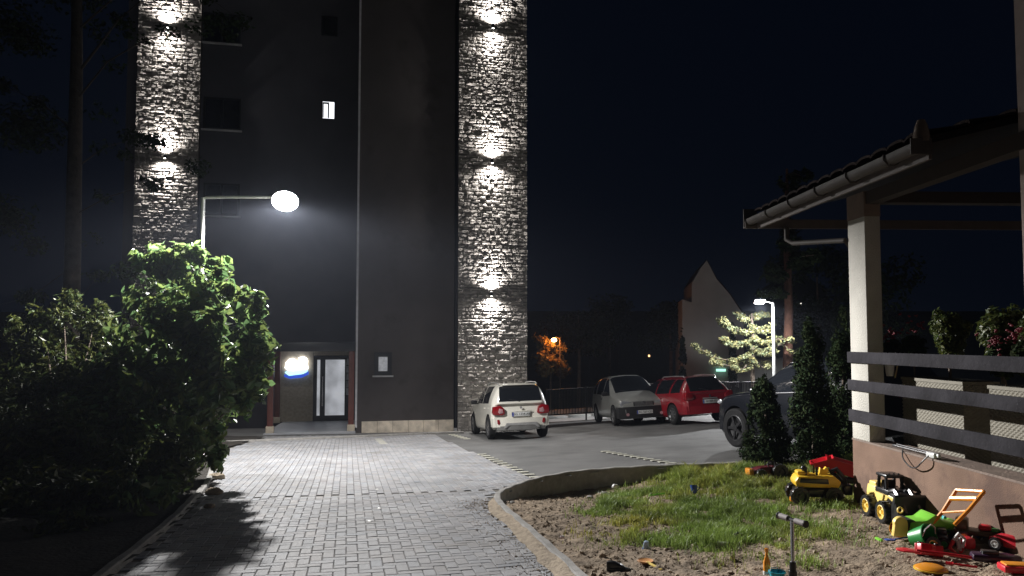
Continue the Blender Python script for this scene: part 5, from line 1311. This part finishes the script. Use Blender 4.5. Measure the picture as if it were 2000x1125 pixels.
MB().cyl((-.24, -.11, .15), (-.24, .06, .15), .065, n=20).build("engine", PBk, mw)
MB().lathe([(.018, -.006), (.03, -.006), (.03, .006), (.018, .006), (.018, -.006)], Matrix.Translation((-.27, 0, .27)) @ Matrix.Rotation(R(90), 4, 'X'), n=14).build("pull_ring", PYp, mw)
hl = MB()
a0, a1, a2 = L_(1815, 1030, Yh), L_(1842, 998, Yh - .02), L_(1868, 957, Yh - .05)
b0, b1, b2 = L_(1864, 1025, Yh - .32), L_(1893, 995, Yh - .33), L_(1922, 960, Yh - .36)
hl.tube([a0, a1, a2], .017, n=8); hl.tube([b0, b1, b2], .017, n=8); hl.tube([a2, b2], .015, n=8)
hl.tube([a1.lerp(a2, .6), b1.lerp(b2, .6)], .022, n=8); hl.tube([a0.lerp(a1, .9), b0.lerp(b1, .9)], .010, n=6)
hl.build("push_handle", PO, mw)

# heap of small toys
def toy(name, label, cat, u, v, mbs, rz=0, dz=.015, tiltx=0, tilty=0, dy=0):
    p = GG(u, v); t = thing(name, label, cat, onz(p.x, p.y + dy, zg, dz), rz); t.rotation_euler = (tiltx, tilty, rz)
    if len(mbs) == 1:
        pass
    for nm, mb_, mt in mbs: mb_.build(nm, mt, t)
    return t
def bucketmb(r0, r1, h, th=.006): return MB().lathe([(0, 0), (r0, 0), (r1, h), (r1 + .006, h), (r1 + .006, h - .01)], n=22).lathe([(0, th), (r0 - th, th), (r1 - th, h)], n=22)
toy("toy_bucket", "dark green toy bucket tipped over at the left end of the toy heap", "toy", 1785, 1075, [("bucket", bucketmb(.075, .10, .15), PGd), ("handle", MB().tube([(.10, 0, .14), (.07, .06, .18), (0, .09, .20), (-.07, .06, .18), (-.10, 0, .14)], .005), PWt)], rz=R(30), tiltx=R(70), dz=.10)
toy("toy_bucket", "small dark red toy bucket lying behind the tipped green one", "toy", 1753, 1055, [("bucket", bucketmb(.05, .07, .10), PRd), ("rim", MB().lathe([(.07, .095), (.078, .095), (.078, .108), (.07, .108)], n=22), PO)], rz=R(-20), tiltx=R(60), dz=.07)
toy("toy_rake", "pale toy rake with a long thin handle pointing left out of the heap", "toy", 1752, 1063, [("handle", MB().tube([(-.16, 0, .03), (.16, 0, .10)], .007), PWt), ("head", MB().box((-.17, 0, .03), (.02, .09, .02)), PGr)], rz=R(5))
toy("toy_ball", "small orange toy ball in the middle of the heap", "toy", 1800, 1070, [("ball", MB().ball((0, 0, .055), .055, (1.1, 1, .85)), PO), ("valve", MB().cyl((0, -.045, .06), (0, -.052, .06), .01), PBk)], dz=.07)
tk = toy("toy_truck", "black and dark toy truck lying on its side under the mower", "toy", 1822, 1070, [("body", MB().box((0, 0, .08), (.24, .12, .07), bev=.02).box((.07, 0, .13), (.08, .11, .06), bev=.02), PBk)], rz=R(-25))
for x in (-.08, .08):
    for y in (-.075, .075): toy_wheel(tk, x, y, .04, .03, PGd)
toy("toy_shovel", "long dark red plastic toy shovel lying in front of the heap", "toy", 1835, 1100, [("blade", MB().prism([(-.05, -.08), (.05, -.08), (.06, .04), (.02, .09), (-.02, .09), (-.06, .04)], .012, Matrix.Translation((-.22, 0, .04)) @ Matrix.Rotation(R(90), 4, 'Z'), bev=.003), PRd), ("handle", MB().tube([(-.16, 0, .05), (.05, 0, .045), (.30, 0, .03)], .013), PRd)], rz=R(-22), dz=.03)
# red walker with a white frame
fr_ = MB(); 
toyp = GG(1878, 1085); wk = thing("toy_walker", "toy with a white open frame edged in red, standing in the heap", "toy", onz(toyp.x, toyp.y + .06, zg, .02))
bs2 = onz(toyp.x, toyp.y + .06, zg, .02); Yw_ = toyp.y + .02
def W_(u, v, dy=0): return at(u, v, Yw_ + dy) - bs2
MB().tube([W_(1862, 1055), W_(1872, 1042), W_(1884, 1052), W_(1882, 1062), W_(1876, 1076)], .013).tube([W_(1868, 1048), W_(1872, 1072)], .010).tube([W_(1875, 1050), W_(1874, 1072)], .008).build("white_frame", PWt, wk)
MB().tube([W_(1862, 1056), W_(1855, 1070), W_(1873, 1087), W_(1880, 1070)], .016).box(W_(1890, 1060, .08), (.10, .10, .10), bev=.03).build("red_body", PRd, wk)
toy("toy_plane", "blue and green toy piece on top of the heap behind the white frame", "toy", 1866, 1058, [("wing", MB().box((0, 0, 0), (.16, .05, .02), bev=.006), PBl), ("body", MB().box((-.03, 0, .01), (.06, .12, .035), bev=.012), PGr), ("tail", MB().box((-.09, 0, .02), (.03, .05, .05), bev=.008), PCy)], rz=R(-15), dz=.16, tilty=R(10))
cr = toy("toy_car_track", "long dark toy transporter with small red and white cars along the wall foot", "toy", 1925, 1072, [("bed", MB().box((0, 0, .09), (.46, .16, .04), bev=.01).box((-.17, 0, .15), (.10, .15, .10), bev=.02), pm("olive_plastic", (.06, .05, .02), .4)), ("load", MB().box((.0, .0, .135), (.10, .08, .05), bev=.02), PRd), ("second_load", MB().box((.14, .01, .13), (.09, .08, .04), bev=.018), PWt), ("third_load", MB().box((.08, -.05, .13), (.06, .05, .035), bev=.012), PGd)], rz=R(-35), dz=.04)
for x in (-.15, .15):
    for y in (-.09, .09): toy_wheel(cr, x, y, .05, .035, PYp)
toy("toy_boat", "dark purple toy tub in the shadow at the front right of the heap", "toy", 1945, 1102, [("hull", MB().prism([(-.17, -.06), (.10, -.08), (.19, 0), (.10, .08), (-.17, .06)], .06, bev=.02), pm("dark_purple_plastic", (.03, .012, .035), .35)), ("deck", MB().box((-.04, 0, .07), (.12, .08, .03), bev=.012), PBk)], rz=R(-18))
rp = toy("toy_racer", "glossy red and white toy racing car at the right edge of the picture", "toy", 1990, 1082, [("body", MB().prism([(-.20, .03), (.20, .03), (.22, .07), (.05, .10), (.0, .14), (-.12, .13), (-.20, .09)], .14, SIDE(0, -.07, 0), bev=.012), PRd), ("stripe", MB().box((.02, 0, .108), (.3, .035, .02), rot=Matrix.Rotation(R(6), 4, 'Y')), PWt)], rz=R(-60))
for x in (-.13, .14):
    for y in (-.09, .09): toy_wheel(rp, x, y, .05, .04, PWt)
toy("toy_crate", "flat orange-red toy crate at the bottom right corner", "toy", 1992, 1122, [("base", MB().box((0, 0, .03), (.26, .14, .05), bev=.012), PRd), ("lid", MB().box((0, 0, .058), (.22, .10, .015), bev=.004), PO)], rz=R(-10))
toy("toy_plate", "orange-yellow toy lid lying flat on the soil at the bottom edge", "toy", 1818, 1121, [("lid", MB().lathe([(0, .03), (.08, .03), (.11, .015), (.115, 0)], n=20), PO), ("rim", MB().lathe([(.105, .012), (.12, .010), (.12, 0), (.105, 0)], n=20), PY)], dz=.03)
toy("white_stick", "pale split stick lying beside the wall at the right edge", "stick", 1988, 1056, [("stick", MB().tube([(-.12, 0, .02), (0, .01, .04), (.12, 0, .05)], .010), PWt), ("prong", MB().tube([(-.12, -.03, .03), (.0, .0, .04)], .007), PWt)], rz=R(10), dz=.06)

def mini_car(label, u, v, col, rz, s_=1., dz=.02, tx=0, hub=None, dy=0):
    b_ = MB().prism([(-.10 * s_, .015), (.10 * s_, .015), (.105 * s_, .045 * s_), (.05 * s_, .055 * s_), (.025 * s_, .09 * s_), (-.055 * s_, .092 * s_), (-.085 * s_, .058 * s_), (-.105 * s_, .05 * s_)], .09 * s_, SIDE(0, -.045 * s_, 0), bev=.006)
    t_ = toy("toy_car", label, "toy", u, v, [("body", b_, col), ("window_band", MB().prism([(-.045 * s_, .06 * s_), (.03 * s_, .06 * s_), (.018 * s_, .085 * s_), (-.04 * s_, .087 * s_)], .092 * s_, SIDE(0, -.046 * s_, 0)), PBk)], rz=rz, dz=dz, tiltx=tx, dy=dy)
    for x in (-.06, .06):
        for y in (-.048, .048): toy_wheel(t_, x * s_, y * s_, .026 * s_, .02 * s_, hub or PWt)
mini_car("small dark red toy car lying on its side in front of the orange ball", 1815, 1088, PRd, R(-30), 1.0, .05, R(70))
mini_car("tiny white toy car wedged on top of the heap near the wall", 1905, 1056, PWt, R(-50), .75, .10)
mini_car("small blue toy car between the red walker and the wall", 1915, 1066, PBl, R(20), .8, .07, R(20))
mini_car("red toy car with pale wheels in the shadow at the right side of the heap", 1962, 1074, PRd, R(-70), 1.15, .04, R(-15))
mini_car("green toy car tucked under the push handle of the mower", 1848, 1062, PGd, R(60), .8, .10)
toy("toy_spade", "short dark blue toy spade sticking out left of the heap", "toy", 1738, 1062, [("blade", MB().prism([(-.03, -.04), (.03, -.04), (.035, .03), (0, .05), (-.035, .03)], .01, bev=.003), PBl), ("handle", MB().tube([(0, -.04, .01), (.02, -.16, .03)], .008), PBl)], rz=R(80), dz=.03)
toy("toy_hoop", "loose black toy tyre leaning on the heap beside the orange ball", "toy", 1822, 1082, [("tyre", MB().lathe([(.04, -.018), (.065, -.02), (.07, 0), (.065, .02), (.04, .018), (.038, 0), (.04, -.018)], Matrix.Translation((0, 0, .06)) @ Matrix.Rotation(R(75), 4, 'X'), n=24), PBk), ("ring", MB().lathe([(.030, -.012), (.040, -.014), (.040, .014), (.030, .012), (.030, -.012)], Matrix.Translation((0, 0, .06)) @ Matrix.Rotation(R(75), 4, 'X'), n=24), PYp)])
toy("toy_fork", "dark red toy fork with three prongs at the front edge of the heap", "toy", 1862, 1112, [("head", MB().tube([(-.03, .05, .02), (-.03, 0, .02), (.03, 0, .02), (.03, .05, .02)], .006).tube([(0, .055, .02), (0, -.02, .02)], .006), PRd), ("handle", MB().tube([(0, -.02, .02), (.01, -.16, .015)], .009), PRd)], rz=R(60), dz=.02)
toy("toy_crane", "pale pink and red toy crane arm at the right edge behind the racing car", "toy", 1985, 1070, [("arm", MB().tube([(-.14, 0, .02), (0, 0, .09), (.12, 0, .12)], .012), pm("pink_plastic", (.7, .3, .36), .4)), ("base", MB().box((-.13, 0, .03), (.10, .08, .05), bev=.012), PRd)], rz=R(15), dz=.05)
# scooter in front
Ys = 5.0; hb_ = at(1547, 1030, Ys); sz = float(zg(hb_.x, Ys))
sct = thing("kick_scooter", "black and silver child's kick scooter standing near the bottom edge", "scooter", (hb_.x, Ys, sz), R(20))
H = hb_.z - sz; hh_ = H + .045
MB().cyl((0, 0, .12), (0, 0, .36 * 1), .022).cyl((0, 0, .1), (.0, 0, .30), .028).build("stem_lower", PBk, sct)
MB().cyl((0, 0, .34), (0, 0, hh_), .013).build("stem", M_chr, sct)
MB().tube([(0, -.05, hh_ + .005), (0, .05, hh_ + .005)], .013).build("handlebar_clamp", PBk, sct)
for s_ in (1, -1):
    g = MB().cyl((0, s_ * .035, hh_ + .005), (0, s_ * .125, hh_ + .005), .020, n=14).build("grip", pm("grey_grip", (.28, .25, .25), .7), sct)
    MB().cyl((0, s_ * .125, hh_ + .005), (0, s_ * .133, hh_ + .005), .024, n=14).build("grip_end", PBk, g)
MB().box((-.28, 0, .075), (.50, .11, .025), bev=.01).cyl((-.03, 0, .08), (.0, 0, .16), .025).build("deck", PBk, sct)
toy_wheel(sct, .03, .012, .06, .025, PWt, "front_wheel"); toy_wheel(sct, -.55, .012, .055, .025, PWt, "rear_wheel")
# bottles and litter
toy("orange_bottle", "slim orange bottle with a white base standing left of the scooter", "bottle", 1498, 1124, [("bottle", MB().lathe([(0, 0), (.026, 0), (.028, .10), (.012, .15), (.010, .18), (.014, .185), (.014, .21), (0, .215)], n=16), PO), ("base", MB().lathe([(0, -.002), (.030, -.002), (.030, .03), (.028, .035)], n=16), PWt)], dz=.0)
toy("toy_pail", "turquoise toy pail beside the orange bottle at the bottom edge", "toy", 1518, 1131, [("pail", bucketmb(.05, .06, .06), PCy), ("handle", MB().tube([(.06, 0, .05), (.03, .04, .075), (-.03, .04, .075), (-.06, 0, .05)], .004), PWt)], dz=0)
toy("toy_spade", "orange toy spade with a round blade lying on the bare soil", "toy", 1265, 1108, [("blade", MB().lathe([(0, .012), (.05, .012), (.068, .02), (.07, .014), (.05, 0), (0, 0)], Matrix.Translation((0, .06, 0)), n=20), pm("pale_orange_plastic", (.75, .35, .12), .5)), ("handle", MB().box((.03, -.09, .012), (.028, .24, .014), rot=Matrix.Rotation(R(12), 4, 'Z'), bev=.004), PYp)], rz=R(8), dz=.02)
toy("plastic_cup", "pale blue crushed cup standing on the soil at the grass edge", "cup", 1262, 1073, [("cup", MB().lathe([(.036, 0), (.034, .01), (.022, .075), (0, .08)], n=14), pm("pale_blue_plastic", (.45, .58, .72), .45)), ("rim", MB().lathe([(.034, .0), (.040, .0), (.040, .008), (.034, .008)], n=14), PBl)], tiltx=R(12), dz=.0)
toy("drink_can", "crumpled white can lying on the soil in front of the grass", "can", 1412, 1074, [("can", MB().cyl((-.05, 0, .028), (.05, 0, .028), .027, n=14), PWt), ("can_end", MB().cyl((.05, 0, .028), (.054, 0, .028), .024, n=14), M_black)], rz=R(-15))
toy("toy_shoe", "small black shoe-like toy on the bare soil at the bottom edge", "toy", 1208, 1116, [("sole", MB().prism([(-.10, -.035), (.06, -.04), (.11, 0), (.06, .04), (-.10, .035)], .03, bev=.008), PBk), ("upper", MB().prism([(-.10, .02), (.08, .02), (.02, .06), (-.04, .08), (-.10, .08)], .06, SIDE(0, -.03, 0), bev=.012), PBk)], rz=R(-12), dz=.0)
toy("blue_cup", "dark blue plastic cup in the grass near the far kerb", "cup", 1356, 968, [("cup", MB().lathe([(0, 0), (.035, 0), (.05, .11), (.046, .11), (.032, .01), (0, .01)], n=16), PBl), ("handle", MB().tube([(.04, 0, .09), (.08, 0, .07), (.04, 0, .03)], .007), PBl)], dz=.03, tiltx=R(-15))
toy("paper_scrap", "crumpled white paper scrap on the stones by the far kerb", "litter", 1201, 957, [("paper", MB().ball((0, 0, .04), .055, (1, .7, .9), jit=.25), PWt), ("fold", MB().box((.03, -.01, .03), (.05, .02, .04), bev=.008), PWt)], dz=.02)
toy("paper_scrap", "small pinkish white scrap on the bare soil at left of the cup", "litter", 1098, 1052, [("paper", MB().ball((0, 0, .012), .022, (1.2, .8, .7), jit=.25), pm("pinkish_paper", (.65, .52, .55), .7)), ("fold", MB().box((.01, .01, .02), (.02, .02, .01)), PWt)], dz=.0)
for u_, v_, lb_ in ((736, 957, "tiny white scrap on the driveway, the farthest of three"), (741, 994, "tiny white scrap on the driveway, the middle of three"), (722, 1019, "tiny white scrap on the driveway, nearest the camera of three")):
    p_ = G(u_, v_); o_ = MB().box((0, 0, .008), (.05, .03, .006), rot=Matrix.Rotation(u_, 4, 'Z') @ Matrix.Rotation(.2, 4, 'X'), bev=.002).build("paper_scrap", M_white); o_.location = p_
    tag(o_, lb_, "litter", "white scraps on the driveway")
toy("green_stick", "bright green thin toy stick lying in the grass", "toy", 1285, 978, [("rod", MB().tube([(-.10, 0, .03), (.10, .03, .05)], .010), PGr), ("knob", MB().ball((-.10, 0, .03), .016, sub=1), PGr)], dz=.04)
toy("toy_block", "small black toy block on the soil behind the white can", "toy", 1442, 1058, [("block", MB().box((0, 0, .03), (.07, .06, .05), bev=.01), PBk), ("stud", MB().cyl((0, 0, .055), (0, 0, .065), .015), PBk)], rz=R(20), dz=.02)
# plank behind the loader
pa = GG(1625, 992); pbb = GG(1690, 1000)
# stones along the far inside of the kerb
for k_, (u, v, s_) in enumerate(((1152, 973, .05), (1112, 978, .035), (1085, 972, .05), (1062, 984, .04), (1222, 972, .045), (1000, 985, .05), (1180, 966, .06), (1310, 941, .05), (1290, 944, .04))):
    p = GG(u, v); o = MB().ball((0, 0, s_ * .3), s_, (1.2, .9, .6), jit=.16).build("garden_stone", M_conc); o.location = p; o.rotation_euler = (0, 0, k_)
    tag(o, "grey rough stone in the row along the inside of the garden kerb", "stone", "stones inside the garden kerb")

# ------------------------------------------------------------------ thin scattering volume, added for lamp halo and lifted darks
hz = MB().bx((-60, -6, -30), (75, 140, 60)).build("added_haze", None or bpy.data.materials.new("added_mist")); tag(hz, kind="stuff")
hm = hz.data.materials[0]; hm.use_nodes = True; nt = hm.node_tree; nt.nodes.clear()
mo = nt.nodes.new("ShaderNodeOutputMaterial"); pv = nt.nodes.new("ShaderNodeVolumePrincipled")
pv.inputs["Color"].default_value = (.72, .80, 1, 1); pv.inputs["Density"].default_value = .00032; pv.inputs["Anisotropy"].default_value = .55
nt.links.new(pv.outputs[0], mo.inputs["Volume"])
